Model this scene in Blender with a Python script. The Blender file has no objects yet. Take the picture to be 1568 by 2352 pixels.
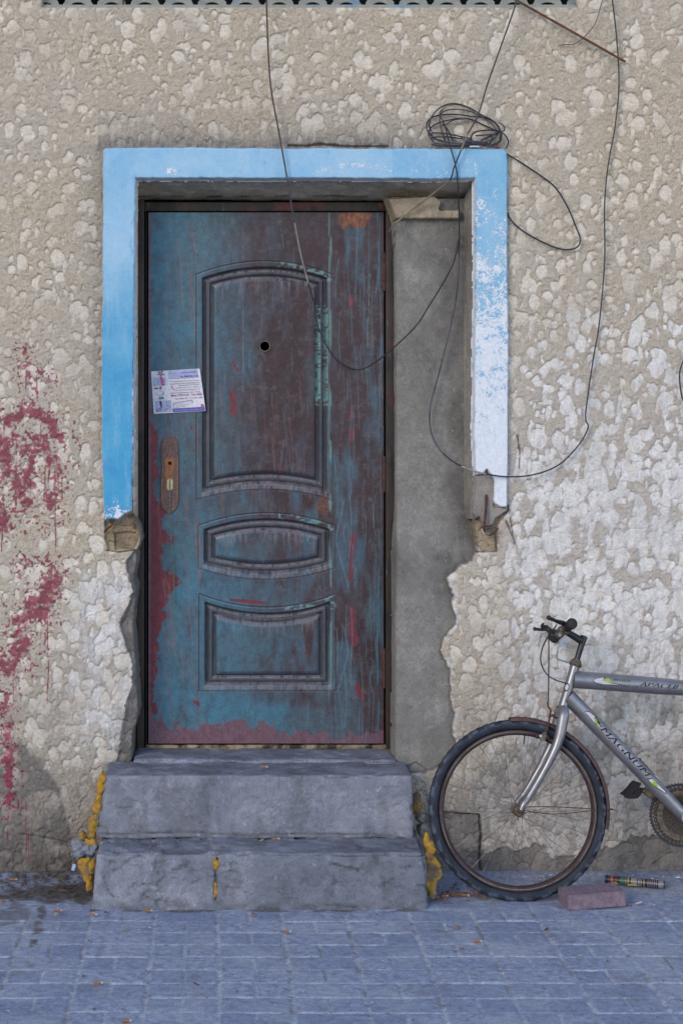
import bpy, bmesh, math, random
import numpy as np
from mathutils import Vector, Matrix
random.seed(7); rng = np.random.default_rng(7)
S = bpy.context.scene
R = math.radians
# ---------------------------------------------------------------- camera, light, exposure
CAMD, EYE, F = 6.6, 1.83, 4000.0        # metres to the wall, eye height, focal length in 1568-px units
cam = bpy.data.cameras.new('camera'); co = bpy.data.objects.new('camera', cam); S.collection.objects.link(co)
cam.sensor_fit = 'HORIZONTAL'; cam.sensor_width = 36; cam.lens = 36*F/1568
cam.shift_x = (784-500)/1568; cam.shift_y = -(1176-900)/1568
cam.clip_end = 500
co.location = (0, -CAMD, EYE); co.rotation_euler = (R(90), 0, 0)
S.camera = co
SUN_EL, SUN_AZ = 23, -36                # soft bounce light from the sunlit street in front; azimuth from straight-on
wd = bpy.data.worlds.new('World'); S.world = wd; wd.use_nodes = True
wn = wd.node_tree; bg = wn.nodes['Background']
sky = wn.nodes.new('ShaderNodeTexSky'); sky.sky_type = 'NISHITA'; sky.sun_disc = False
sky.sun_elevation = R(SUN_EL); sky.sun_rotation = R(180+SUN_AZ); sky.ozone_density = 3.0; sky.dust_density = 0.3
wn.links.new(sky.outputs[0], bg.inputs[0]); bg.inputs[1].default_value = 0.15
sl = bpy.data.lights.new('sun', 'SUN'); so = bpy.data.objects.new('sun', sl); S.collection.objects.link(so)
sl.energy = 1.4; sl.angle = R(26); sl.color = (1.0, 0.85, 0.70)
d = Vector((math.sin(R(SUN_AZ))*math.cos(R(SUN_EL)), -math.cos(R(SUN_AZ))*math.cos(R(SUN_EL)), math.sin(R(SUN_EL))))
so.rotation_euler = d.to_track_quat('Z', 'Y').to_euler(); so.location = d*5
S.view_settings.view_transform = 'Standard'; S.view_settings.look = 'None'
S.view_settings.exposure = 0.60; S.view_settings.gamma = 1; S.view_settings.use_curve_mapping = False

# ---------------------------------------------------------------- helpers
def W(px, py, y=0.0):
    k = (CAMD+y)/F
    return Vector(((px-500)*k, y, EYE-(py-900)*k))
def zoomer(x0, y0, f):
    return lambda x, y: ((x0+x/f)/1.1282, (y0+y/f)/1.1282)
Zb = zoomer(1350, 1560, 3.675); Zm = zoomer(1069, 1550, 2.24); Zp = zoomer(1569, 1960, 7.84)
Zc = zoomer(1080, 240, 5.6); Zl = zoomer(370, 930, 8.2526); Zh = zoomer(1180, 1180, 7.84); Zr = zoomer(1430, 2230, 4.625)
Zs = zoomer(150, 1900, 1.568)
def link(o, parent=None):
    S.collection.objects.link(o)
    if parent is not None: o.parent = parent
    return o
def tag(o, label, cat, group=None, kind=None):
    o['label'] = label
    if cat: o['category'] = cat
    if group: o['group'] = group
    if kind: o['kind'] = kind
    return o
def empty(name, loc, label, cat, group=None):
    o = bpy.data.objects.new(name, None); o.location = loc; o.empty_display_size = .05; link(o)
    return tag(o, label, cat, group)
def mesh(name, v, f, m, parent=None, smooth=True, attrs=None):
    me = bpy.data.meshes.new(name)
    v = np.asarray(v, np.float32); 
    if isinstance(f, np.ndarray):
        me.vertices.add(len(v)); me.vertices.foreach_set('co', v.ravel())
        n = len(f); k = f.shape[1]
        me.loops.add(n*k); me.loops.foreach_set('vertex_index', f.astype(np.int32).ravel())
        me.polygons.add(n); me.polygons.foreach_set('loop_start', np.arange(n, dtype=np.int32)*k)
        try: me.polygons.foreach_set('loop_total', np.full(n, k, np.int32))
        except Exception: pass
        me.update(calc_edges=True)
    else:
        me.from_pydata([tuple(map(float, p)) for p in v], [], f); me.update()
    me.polygons.foreach_set('use_smooth', np.full(len(me.polygons), smooth, bool))
    if attrs:
        for k_, a in attrs.items():
            at = me.attributes.new(k_, 'FLOAT', 'POINT'); at.data.foreach_set('value', np.asarray(a, np.float32).ravel())
    if m: me.materials.append(m)
    me.validate()
    return link(bpy.data.objects.new(name, me), parent)
def grid(name, X, Y, Z, keep, m, parent=None, attrs=None, smooth=True, flip=False):
    nv, nu = X.shape
    idx = np.arange(nv*nu).reshape(nv, nu)
    q = np.stack([idx[:-1, :-1], idx[:-1, 1:], idx[1:, 1:], idx[1:, :-1]], -1)
    if flip: q = q[..., ::-1]
    kc = np.ones((nv-1, nu-1), bool) if keep is None else (keep[:-1, :-1] & keep[:-1, 1:] & keep[1:, 1:] & keep[1:, :-1])
    q = q[kc]
    used, inv = np.unique(q.ravel(), return_inverse=True)
    q = inv.reshape(-1, 4)
    v = np.stack([X.ravel(), Y.ravel(), Z.ravel()], -1)[used]
    at = {k: a.ravel()[used] for k, a in (attrs or {}).items()}
    return mesh(name, v, q, m, parent, smooth, at)
def _h(ix, iy, iz, seed):
    h = (ix*374761393 + iy*668265263 + iz*2147483647 + seed*1442695041) & 0xffffffff
    h = ((h ^ (h >> 13))*1274126177) & 0xffffffff
    h = ((h ^ (h >> 16))*2246822519) & 0xffffffff
    return (h ^ (h >> 15))/4294967296.0
def vn(x, z, s, seed=0):
    x = x/s; z = z/s
    ix = np.floor(x).astype(np.int64); iz = np.floor(z).astype(np.int64)
    u = x-ix; w = z-iz; u = u*u*(3-2*u); w = w*w*(3-2*w)
    a = _h(ix, iz, 0, seed); b = _h(ix+1, iz, 0, seed); c = _h(ix, iz+1, 0, seed); e = _h(ix+1, iz+1, 0, seed)
    return (a*(1-u)+b*u)*(1-w)+(c*(1-u)+e*u)*w
def fbm(x, z, s, o=3, seed=0):
    t = 0; a = 1; n = 0
    for i in range(o):
        t = t+a*vn(x, z, s/(2.03**i), seed+i*17); n += a; a *= .5
    return t/n
def vn3(p, s, seed=0):
    q = p/s; i = np.floor(q).astype(np.int64); f = q-i; f = f*f*(3-2*f); t = 0
    for a in (0, 1):
        for b in (0, 1):
            for c in (0, 1):
                w = (f[:, 0] if a else 1-f[:, 0])*(f[:, 1] if b else 1-f[:, 1])*(f[:, 2] if c else 1-f[:, 2])
                t = t+w*_h(i[:, 0]+a, i[:, 1]+b, i[:, 2]+c, seed)
    return t
def fbm3(p, s, o=3, seed=0):
    t = 0; a = 1; n = 0
    for i in range(o): t = t+a*vn3(p, s/(2.03**i), seed+i*13); n += a; a *= .5
    return t/n
def sst(a, b, v):
    t = np.clip((v-a)/(b-a), 0, 1); return t*t*(3-2*t)
def cells(x, z, cell, seed, r0, r1, asp=1.0, prob=1.0, rel=False):
    best = np.full(x.shape, -1.0); rr_ = np.zeros(x.shape)
    cx = np.floor(x/cell).astype(np.int64); cz = np.floor(z/cell).astype(np.int64)
    for i in (-1, 0, 1):
        for j in (-1, 0, 1):
            a = cx+i; b = cz+j
            fx = (a+_h(a, b, 1, seed))*cell; fz = (b+_h(a, b, 2, seed))*cell
            r = r0+(r1-r0)*_h(a, b, 3, seed)**1.5
            r = np.where(_h(a, b, 4, seed) < prob, r, -.5)
            k = 1+.5*(_h(a, b, 5, seed)-.3)*asp
            dd = r-np.sqrt(((x-fx)*k)**2+((z-fz)/k)**2)
            if rel: rr_ = np.where(dd > best, ((z-fz)*.8-(x-fx)*.45)/np.maximum(np.abs(r), .004), rr_)
            best = np.maximum(best, dd)
    return (best, rr_) if rel else best
def seg_d(X, Z, x0, z0, x1, z1):
    dx, dz = x1-x0, z1-z0; L = dx*dx+dz*dz+1e-12
    t = np.clip(((X-x0)*dx+(Z-z0)*dz)/L, 0, 1)
    return np.hypot(X-x0-t*dx, Z-z0-t*dz)
def line_d(X, Z, pts):
    b = np.full(X.shape, 1e9)
    for (a, c) in zip(pts[:-1], pts[1:]): b = np.minimum(b, seg_d(X, Z, a[0], a[1], c[0], c[1]))
    return b
def poly_sd(X, Z, pts):                  # positive inside
    b = line_d(X, Z, pts+[pts[0]]); ins = np.zeros(X.shape, bool)
    n = len(pts)
    for i in range(n):
        x0, z0 = pts[i]; x1, z1 = pts[(i+1) % n]
        if z0 == z1: continue
        c = ((z0 > Z) != (z1 > Z)) & (X < (x1-x0)*(Z-z0)/(z1-z0)+x0)
        ins ^= c
    return np.where(ins, b, -b)
def spline(pts, sub=6):
    P = [np.array(p, float) for p in pts]; P = [2*P[0]-P[1]]+P+[2*P[-1]-P[-2]]; out = []
    for i in range(1, len(P)-2):
        for k in range(sub):
            t = k/sub
            out.append(.5*((2*P[i])+(-P[i-1]+P[i+1])*t+(2*P[i-1]-5*P[i]+4*P[i+1]-P[i+2])*t*t+(-P[i-1]+3*P[i]-3*P[i+1]+P[i+2])*t**3))
    out.append(P[-2]); return out
class MB:
    def __init__(s): s.v = []; s.f = []
    def add(s, v, f):
        o = len(s.v); s.v += [tuple(map(float, p)) for p in v]; s.f += [tuple(i+o for i in q) for q in f]; return s
    def tube(s, pts, r, n=10, cap=True, flat=1.0):
        pts = [Vector(p) for p in pts]; N = len(pts)
        rs = r if isinstance(r, (list, tuple, np.ndarray)) else [r]*N
        t0 = (pts[1]-pts[0]).normalized()
        a = Vector((0, 1, 0)) if abs(t0.y) < .9 else Vector((0, 0, 1))
        u = t0.cross(a).normalized(); v = []; f = []
        for i, p in enumerate(pts):
            t = (pts[min(i+1, N-1)]-pts[max(i-1, 0)]).normalized()
            u = (u-t*u.dot(t)).normalized(); w = t.cross(u)
            for k in range(n):
                an = 2*math.pi*k/n; v.append(p+(u*math.cos(an)+w*math.sin(an)*flat)*rs[i])
        for i in range(N-1):
            for k in range(n):
                k2 = (k+1) % n; f.append((i*n+k, i*n+k2, (i+1)*n+k2, (i+1)*n+k))
        if cap: f.append(tuple(range(n))[::-1]); f.append(tuple(range((N-1)*n, N*n)))
        return s.add(v, f)
    def box(s, c, h, rot=None, bev=.0):
        c = Vector(c); bm = bmesh.new(); bmesh.ops.create_cube(bm, size=1)
        for q in bm.verts: q.co = Vector((q.co.x*2*h[0], q.co.y*2*h[1], q.co.z*2*h[2]))
        if bev: bmesh.ops.bevel(bm, geom=bm.edges[:], offset=bev, segments=2, affect='EDGES', profile=.6)
        M = rot or Matrix.Identity(3)
        bm.verts.index_update(); v = [c+M@q.co for q in bm.verts]; f = [[q.index for q in fc.verts] for fc in bm.faces]; bm.free()
        return s.add(v, f)
    def prism(s, pts, dy0, dy1):        # pts (x,z) polygon extruded in y
        n = len(pts); v = [(p[0], dy0, p[1]) for p in pts]+[(p[0], dy1, p[1]) for p in pts]
        f = [tuple(range(n)), tuple(range(n, 2*n))[::-1]]+[(i, i+n, (i+1) % n+n, (i+1) % n) for i in range(n)]
        return s.add(v, f)
    def ball(s, c, r, sub=2, sc=(1, 1, 1), amp=0, seed=0):
        bm = bmesh.new(); bmesh.ops.create_icosphere(bm, subdivisions=sub, radius=1)
        p = np.array([q.co for q in bm.verts]); 
        if amp: p = p*(1+amp*(fbm3(p+seed*3.1, .7, 3, seed)[:, None]-.5)*2)
        p = p*np.array(sc)*r+np.array(c); bm.verts.index_update()
        f = [[q.index for q in fc.verts] for fc in bm.faces]; bm.free()
        return s.add(p, f)
    def revolve(s, c, ax, prof, n=24):   # prof: list of (distance along ax, radius)
        c = Vector(c); ax = Vector(ax).normalized(); a = Vector((0, 0, 1)) if abs(ax.z) < .9 else Vector((1, 0, 0))
        u = ax.cross(a).normalized(); w = ax.cross(u); v = []; f = []
        for (t, r) in prof:
            for k in range(n):
                an = 2*math.pi*k/n; v.append(c+ax*t+(u*math.cos(an)+w*math.sin(an))*r)
        for i in range(len(prof)-1):
            for k in range(n):
                k2 = (k+1) % n; f.append((i*n+k, i*n+k2, (i+1)*n+k2, (i+1)*n+k))
        f.append(tuple(range(n))[::-1]); f.append(tuple(range((len(prof)-1)*n, len(prof)*n)))
        return s.add(v, f)
    def build(s, name, m, parent=None, smooth=True, label=None):
        o = mesh(name, s.v, s.f, m, parent, smooth)
        bm = bmesh.new(); bm.from_mesh(o.data); bmesh.ops.recalc_face_normals(bm, faces=bm.faces); bm.to_mesh(o.data); bm.free()
        if smooth:
            try: o.data.set_sharp_from_angle(angle=R(40))
            except Exception: pass
        if label: o['label'] = label
        return o
# ---------------------------------------------------------------- material kit
class N:
    def __init__(s, name, rough=.8, metal=0, spec=.3):
        s.m = bpy.data.materials.new(name); s.m.use_nodes = True; s.t = s.m.node_tree
        s.b = s.t.nodes['Principled BSDF']; s.b.inputs['Roughness'].default_value = rough
        s.b.inputs['Metallic'].default_value = metal; s.b.inputs['Specular IOR Level'].default_value = spec
        s.tc = s.t.nodes.new('ShaderNodeTexCoord').outputs['Object']
    def lk(s, a, b): s.t.links.new(a, b)
    def at(s, n):
        q = s.t.nodes.new('ShaderNodeAttribute'); q.attribute_name = n; return q.outputs['Fac']
    def noise(s, sc, det=4, rough=.6, stretch=None, lo=None, hi=None):
        q = s.t.nodes.new('ShaderNodeTexNoise'); q.inputs['Scale'].default_value = sc; q.inputs['Detail'].default_value = det
        q.inputs['Roughness'].default_value = rough; src = s.tc
        if stretch:
            mp = s.t.nodes.new('ShaderNodeMapping'); mp.inputs['Scale'].default_value = stretch; s.lk(src, mp.inputs[0]); src = mp.outputs[0]
        s.lk(src, q.inputs['Vector']); o = q.outputs['Fac']
        if lo is not None: o = s.rng(o, lo, hi)
        return o
    def rng(s, v, lo, hi, a=0, b=1):
        q = s.t.nodes.new('ShaderNodeMapRange'); q.interpolation_type = 'SMOOTHSTEP'
        for i, x in enumerate((lo, hi, a, b)): q.inputs[i+1].default_value = x
        s.lk(v, q.inputs[0]); return q.outputs[0]
    def math(s, op, a, b=None):
        q = s.t.nodes.new('ShaderNodeMath'); q.operation = op
        for i, x in enumerate((a, b)):
            if x is None: continue
            if isinstance(x, (int, float)): q.inputs[i].default_value = x
            else: s.lk(x, q.inputs[i])
        return q.outputs[0]
    def mix(s, f, a, b):
        q = s.t.nodes.new('ShaderNodeMix'); q.data_type = 'RGBA'
        for i, x in ((0, f), (6, a), (7, b)):
            if isinstance(x, (int, float)): q.inputs[i].default_value = x
            elif isinstance(x, tuple): q.inputs[i].default_value = (*x, 1)
            else: s.lk(x, q.inputs[i])
        return q.outputs[2]
    def grit(s, c, amt, sc=150, sc2=38):
        v = s.math('ADD', s.math('MULTIPLY', s.noise(sc, 5, .85), .6), s.math('MULTIPLY', s.noise(sc2, 6, .75), .4))
        q = s.t.nodes.new('ShaderNodeVectorMath'); q.operation = 'SCALE'; s.lk(c, q.inputs[0]); s.lk(s.rng(v, .40, .60, 1-amt, 1+amt), q.inputs['Scale']); return q.outputs[0]
    def col(s, c):
        if isinstance(c, tuple): s.b.inputs['Base Color'].default_value = (*c, 1)
        else: s.lk(c, s.b.inputs['Base Color'])
        return s
    def rgh(s, v): s.lk(v, s.b.inputs['Roughness']); return s
    def bump(s, h, dist=.002, st=.6):
        q = s.t.nodes.new('ShaderNodeBump'); q.inputs['Distance'].default_value = dist; q.inputs['Strength'].default_value = st
        s.lk(h, q.inputs['Height']); s.lk(q.outputs[0], s.b.inputs['Normal']); return s
def simple(name, c, rough=.7, metal=0, var=.25, sc=40, bump=.0006, spec=.3, c2=None, lo=.35, hi=.65):
    n = N(name, rough, metal, spec); nz = n.noise(sc, 5, .65, None, lo, hi)
    dk = c2 or tuple(x*(1-var) for x in c)
    n.col(n.grit(n.mix(nz, c, dk), .14)); n.bump(n.noise(sc*3, 4), bump); return n.m

# wall render ---------------------------------------------------
def wall_material():
    n = N('weathered_stucco', .9, 0, .15)
    fine = n.noise(190, 5, .8); med = n.noise(28, 5, .65); big = n.noise(2.2, 4, .6); str_ = n.noise(9, 5, .6, (6, 6, .8))
    tan = n.mix(n.rng(med, .35, .65), (.72, .635, .515), (.64, .56, .45))
    tan = n.mix(n.rng(fine, .42, .60), tan, (.49, .41, .32))
    tan = n.mix(n.rng(n.noise(120, 3, .6), .60, .70), tan, (.70, .62, .50))
    greyer = n.mix(n.rng(big, .4, .62, 0, .8), tan, (.60, .535, .455))
    greyer = n.mix(n.math('MULTIPLY', n.at('pale'), .75), greyer, n.mix(n.rng(med, .35, .65), (.64, .59, .55), (.54, .485, .445)))
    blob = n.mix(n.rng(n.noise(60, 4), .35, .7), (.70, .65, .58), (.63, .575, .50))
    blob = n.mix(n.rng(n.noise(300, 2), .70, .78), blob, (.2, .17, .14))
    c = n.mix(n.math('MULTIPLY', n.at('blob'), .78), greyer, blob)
    wh = n.mix(n.rng(n.noise(30, 5, .7, (1.5, 1, .6)), .35, .65), (.75, .73, .715), (.60, .575, .555))
    wn = n.math('ADD', n.math('MULTIPLY', n.noise(130, 5, .75), .5), n.math('MULTIPLY', n.noise(24, 5, .65, (1.6, 1, .6)), .5))
    c = n.mix(n.rng(n.math('ADD', wn, n.math('MULTIPLY', n.at('white'), .38)), .62, .72), c, wh)
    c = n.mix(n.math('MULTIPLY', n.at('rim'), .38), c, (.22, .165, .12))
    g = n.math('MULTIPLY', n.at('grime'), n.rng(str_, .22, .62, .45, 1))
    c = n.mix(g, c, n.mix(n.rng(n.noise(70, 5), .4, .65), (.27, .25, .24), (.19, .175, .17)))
    cem = n.mix(n.rng(med, .35, .65), (.215, .2, .19), (.16, .15, .145))
    cem = n.mix(n.rng(n.noise(7, 5, .7), .5, .68), cem, (.26, .235, .21))
    c = n.mix(n.at('cement'), c, cem)
    sp = n.math('MULTIPLY', n.at('low'), n.rng(n.noise(75, 6, .8), .50, .62, 0, .7))
    c = n.mix(sp, c, (.22, .19, .175))
    c = n.mix(n.at('stone'), c, n.mix(n.rng(n.noise(22, 6, .7), .35, .62), (.40, .31, .20), (.24, .185, .13)))
    c = n.mix(n.at('dark'), c, (.07, .06, .052))
    rd = n.mix(n.rng(med, .35, .65), (.33, .032, .085), (.22, .025, .06))
    rn = n.math('ADD', n.math('MULTIPLY', n.noise(150, 5, .85), .75), n.math('MULTIPLY', n.noise(30, 5, .65), .25))
    c = n.mix(n.rng(n.math('ADD', rn, n.math('MULTIPLY', n.at('red'), .34)), .64, .76, 0, .85), c, rd)
    n.col(n.grit(c, .15))
    rough = n.math('MULTIPLY', n.math('SUBTRACT', 1.1, n.at('blob')), fine)
    h = n.math('ADD', n.math('MULTIPLY', rough, 1.0), n.math('MULTIPLY', n.noise(90, 5, .7), .8))
    n.bump(h, .009, .9); return n.m
M = {}
M['wall'] = wall_material()
def surround_material():
    n = N('chipped_blue_paint', .75, 0, .3)
    nz = n.noise(7, 5, .6); fn = n.noise(70, 5, .7)
    a = n.mix(n.at('deep'), (.33, .52, .69), (.075, .34, .56))
    a = n.mix(n.rng(nz, .35, .7), a, n.mix(n.at('deep'), (.24, .46, .68), (.05, .28, .52)))
    a = n.mix(n.rng(n.noise(26, 6, .65, (1, 1, .5)), .62, .75), a, (.16, .36, .60))
    cn = n.math('ADD', n.math('MULTIPLY', n.noise(160, 4, .75), .5), n.math('MULTIPLY', n.noise(22, 6, .7), .5))
    cm = n.rng(n.math('ADD', cn, n.math('MULTIPLY', n.at('chip'), .40)), .66, .69)
    c = n.mix(cm, a, n.mix(n.rng(fn, .3, .7), (.70, .735, .80), (.60, .64, .72)))
    c = n.mix(n.at('bare'), c, n.mix(n.rng(fn, .3, .7), (.33, .30, .27), (.25, .225, .20)))
    c = n.mix(n.rng(n.noise(8, 6, .7, (5, 1, .6)), .5, .75, 0, .35), c, (.42, .56, .68)); c = n.mix(n.noise(12, 7, .75, None, .66, .76), c, (.22, .25, .30))
    n.col(n.grit(c, .07)); n.bump(n.math('ADD', n.math('MULTIPLY', cm, -.6), n.noise(60, 5)), .0012, .6); return n.m
M['surround'] = surround_material()
def cement_material(name, a, b, c3, streak=True):
    n = N(name, .88, 0, .2)
    c = n.mix(n.noise(5, 5, .6, None, .35, .65), a, b)
    c = n.mix(n.noise(2.2, 4, .55, None, .47, .66), c, c3)
    if streak: c = n.mix(n.rng(n.noise(5, 5, .6, (3, 3, .6)), .48, .7, 0, .6), c, tuple(min(1, x*1.3) for x in a))
    c = n.mix(n.noise(90, 4, .7, None, .6, .75), c, tuple(x*.6 for x in b))
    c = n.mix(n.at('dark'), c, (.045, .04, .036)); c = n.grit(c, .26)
    c = n.mix(n.noise(45, 6, .8, (1, 1, .5), .58, .70), c, tuple(min(1, x*1.5) for x in a))
    c = n.mix(n.noise(230, 4, .8, None, .60, .70), c, tuple(x*.55 for x in b)); c = n.mix(n.rng(n.noise(14, 7, .75), .40, .62, 0, .55), c, b)
    n.col(c); n.bump(n.math('ADD', n.noise(30, 8, .75), n.math('MULTIPLY', n.noise(170, 4, .8), .5)), .006, .8); return n.m
M['cement'] = cement_material('grey_cement_render', (.25, .24, .225), (.185, .178, .168), (.12, .115, .108))
M['reveal'] = cement_material('grimy_plaster', (.62, .57, .49), (.50, .45, .38), (.36, .32, .27))
M['step'] = cement_material('worn_step_cement', (.255, .27, .32), (.19, .205, .255), (.135, .15, .185), False)
M['side'] = cement_material('grey_reveal_plaster', (.29, .275, .25), (.22, .205, .185), (.14, .13, .115))
M['stone'] = cement_material('broken_block', (.40, .34, .26), (.29, .24, .18), (.21, .175, .13), False)
def door_material():
    n = N('scraped_door_paint', .5, .15, .45)
    v1 = n.noise(6, 6, .65, (3, 1, .6)); fn = n.noise(45, 7, .75, (1.3, 1, .8)); hs = n.noise(90, 4, .6, (3.5, 1, .1))
    base = n.mix(n.rng(n.noise(4, 6, .65), .35, .65), (.036, .017, .021), (.052, .029, .035))
    base = n.mix(n.rng(n.noise(7, 6, .7, (1.5, 1, .7)), .46, .66, 0, .8), base, (.058, .058, .078))
    base = n.mix(n.rng(n.noise(26, 6, .75), .5, .7, 0, .7), base, (.105, .09, .088))
    teal = n.mix(n.rng(fn, .32, .68), (.072, .145, .172), (.052, .100, .130))
    teal = n.mix(n.rng(n.noise(3.3, 4, .6), .35, .65), teal, (.060, .11, .165))
    teal = n.mix(n.at('low'), teal, (.050, .16, .235))
    tm = n.math('MULTIPLY', n.at('teal'), n.rng(n.noise(9, 6, .75, (1.6, 1, .7)), .30, .56, .45, 1))
    c = n.mix(tm, base, teal)
    c = n.mix(n.rng(hs, .62, .80, 0, .3), c, (.13, .15, .175))
    c = n.mix(n.rng(n.noise(16, 6, .75), .56, .72, 0, .6), c, (.045, .04, .045))
    c = n.mix(n.at('mould'), c, n.mix(n.rng(v1, .35, .65), (.040, .042, .056), (.070, .072, .085)))
    c = n.mix(n.at('dust'), c, (.235, .22, .255))
    dn_ = n.math('ADD', n.math('MULTIPLY', n.noise(150, 4, .75), .5), n.math('MULTIPLY', n.noise(30, 5, .65), .5))
    c = n.mix(n.rng(n.math('ADD', dn_, n.math('MULTIPLY', n.at('red'), .36)), .655, .70), c, n.mix(n.rng(fn, .35, .65), (.17, .026, .04), (.11, .026, .038)))
    c = n.mix(n.at('pink'), c, n.mix(n.rng(fn, .3, .7), (.165, .085, .115), (.115, .058, .08)))
    c = n.mix(n.at('scratch'), c, (.115, .19, .235))
    c = n.mix(n.at('rscratch'), c, (.21, .10, .095))
    c = n.mix(n.at('cyan'), c, (.035, .17, .25))
    c = n.mix(n.at('rust'), c, n.mix(n.rng(fn, .4, .6), (.25, .09, .04), (.10, .042, .028)))
    c = n.mix(n.at('turq'), c, (.13, .25, .25))
    c = n.mix(n.at('groove_shade'), c, (.03, .022, .03))
    n.col(n.grit(c, .20)); n.rgh(n.rng(fn, .3, .7, .34, .6)); n.bump(n.math('ADD', fn, n.math('MULTIPLY', n.noise(130, 4), .5)), .0008, .5); return n.m
M['door'] = door_material()
def frame_material():
    n = N('grimy_frame_metal', .6, .1, .4)
    c = n.mix(n.noise(18, 6, .7, (1, 1, .3), .38, .62), (.017, .014, .013), (.042, .031, .025))
    c = n.mix(n.noise(40, 5, .7, (1, 1, .25), .6, .72), c, (.085, .10, .125))
    c = n.mix(n.noise(4, 4, .6, None, .56, .66), c, (.10, .022, .03))
    n.col(c); n.bump(n.noise(80, 5), .0012); return n.m
M['frame'] = frame_material()
M['brass'] = simple('worn_threshold_brass', (.30, .235, .15), .5, .4, c2=(.035, .027, .022), sc=14, lo=.42, hi=.6)
M['rust'] = simple('brown_rust', (.125, .052, .032), .85, .1, c2=(.06, .03, .026), sc=60)
M['rustlight'] = simple('orange_rust', (.26, .10, .045), .85, .1, c2=(.10, .05, .035), sc=70)
M['lock'] = simple('corroded_lock_plate', (.20, .13, .105), .7, .3, c2=(.115, .075, .075), sc=120, bump=.002)
M['lockedge'] = simple('bare_copper_edge', (.42, .17, .07), .6, .4, c2=(.22, .09, .05), sc=150)
M['cyl'] = simple('lock_cylinder_brass', (.55, .47, .30), .4, .5)
M['black'] = simple('black_void', (.008, .008, .009), .9, 0)
M['cable'] = simple('black_cable', (.028, .024, .034), .5, 0, sc=30, spec=.4)
M['cableg'] = simple('dusty_grey_cable', (.10, .10, .125), .6, 0, sc=25, c2=(.045, .043, .058))
M['cord'] = simple('tan_cord', (.22, .18, .14), .8, 0, sc=30)
M['cablel'] = simple('pale_worn_cable', (.30, .28, .27), .7, 0, sc=40)
M['rod'] = simple('rusty_rod', (.16, .075, .04), .85, .1, c2=(.09, .045, .03), sc=60)
M['thread'] = simple('green_thread', (.13, .19, .115), .9, 0)
M['foam'] = simple('yellow_foam', (.40, .22, .022), .9, 0, c2=(.16, .11, .075), sc=22, bump=.008, lo=.40, hi=.6)
M['grille'] = simple('grey_screen_block', (.26, .27, .25), .9, 0, c2=(.15, .24, .33), sc=9, bump=.002, lo=.52, hi=.72)
M['tyre'] = simple('dusty_rubber', (.015, .018, .026), .65, 0, c2=(.034, .044, .062), sc=18, bump=.0015, spec=.35)
n = N('dusty_rubber', .65, 0, .35); c = n.mix(n.noise(18, 5, .65, None, .35, .65), (.009, .012, .020), (.020, .027, .043)); c = n.mix(n.math('MULTIPLY', n.at('knob'), n.noise(40, 4, .7, None, .35, .6)), c, (.065, .085, .125)); n.col(c); n.bump(n.noise(60, 4), .0015); M['tyre'] = n.m
M['rim'] = simple('rusty_rim', (.045, .026, .027), .6, .2, c2=(.062, .046, .055), sc=14)
M['spoke'] = simple('dull_spoke', (.22, .215, .24), .5, .4, c2=(.10, .07, .07), sc=8)
M['silver'] = None
def silver():
    n = N('scuffed_silver_paint', .3, .7, .5)
    c = n.mix(n.noise(12, 5, .6, None, .35, .65), (.27, .27, .285), (.225, .225, .245))
    c = n.mix(n.noise(90, 5, .75, None, .63, .70), c, (.14, .09, .07)); c = n.mix(n.rng(n.noise(20, 6, .7), .5, .7, 0, .5), c, (.17, .16, .155))
    n.col(c); n.rgh(n.rng(n.noise(9, 3, .6), .3, .7, .32, .46)); 
    return n.m
M['silver'] = silver()
M['mblack'] = simple('black_bar_metal', (.02, .02, .024), .35, .3, sc=30, spec=.5)
M['grip'] = simple('black_grip_rubber', (.022, .02, .024), .75, 0, sc=60, bump=.002)
M['fender'] = simple('rusty_mudguard', (.115, .062, .058), .65, .2, c2=(.07, .04, .04), sc=30)
M['headset'] = simple('dirty_headset', (.17, .14, .115), .6, .5, c2=(.08, .06, .045), sc=80)
M['chrome'] = simple('dull_chrome', (.45, .45, .46), .35, .7, sc=60)
M['chain'] = simple('greasy_chain', (.035, .03, .03), .6, .4, c2=(.09, .075, .065), sc=160)
M['gold'] = simple('yellow_rim_tape', (.30, .25, .15), .5, .3, c2=(.07, .045, .04), sc=9, lo=.45, hi=.6)
M['ink'] = simple('dark_decal', (.02, .018, .03), .5, 0)
M['decalw'] = simple('pale_decal', (.52, .50, .53), .5, 0, var=.12)
M['decalg'] = simple('green_decal', (.33, .42, .07), .5, 0)
M['paper'] = simple('glossy_paper', (.63, .62, .70), .4, 0, var=.06, spec=.4)
M['pviolet'] = simple('violet_print', (.11, .10, .42), .5, 0)
M['plilac'] = simple('lilac_print', (.40, .44, .68), .5, 0)
M['ppink'] = simple('pink_print', (.52, .10, .29), .5, 0)
M['pred'] = simple('red_print', (.40, .08, .17), .5, 0)
M['pgrey'] = simple('grey_print', (.26, .22, .30), .5, 0)
M['pdark'] = simple('dark_print', (.05, .04, .08), .5, 0)
M['pteal'] = simple('teal_print', (.14, .24, .34), .5, 0)
M['brick'] = simple('dusty_pink_brick', (.215, .165, .20), .9, 0, c2=(.15, .11, .14), sc=45, bump=.003)
M['butt'] = simple('orange_filter', (.34, .145, .065), .9, 0)
M['wtip'] = simple('white_ash_paper', (.48, .46, .45), .9, 0)
M['leaf'] = simple('dry_leaf', (.20, .09, .045), .85, 0)
M['leafy'] = simple('pale_dry_leaf', (.34, .32, .17), .85, 0)
M['scrap'] = simple('pale_scrap', (.48, .48, .50), .85, 0)
M['dirt'] = simple('dark_litter', (.05, .04, .032), .95, 0, c2=(.13, .085, .05), sc=120)
M['tblack'] = simple('tube_black', (.02, .018, .03), .35, 0, spec=.5)
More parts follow.
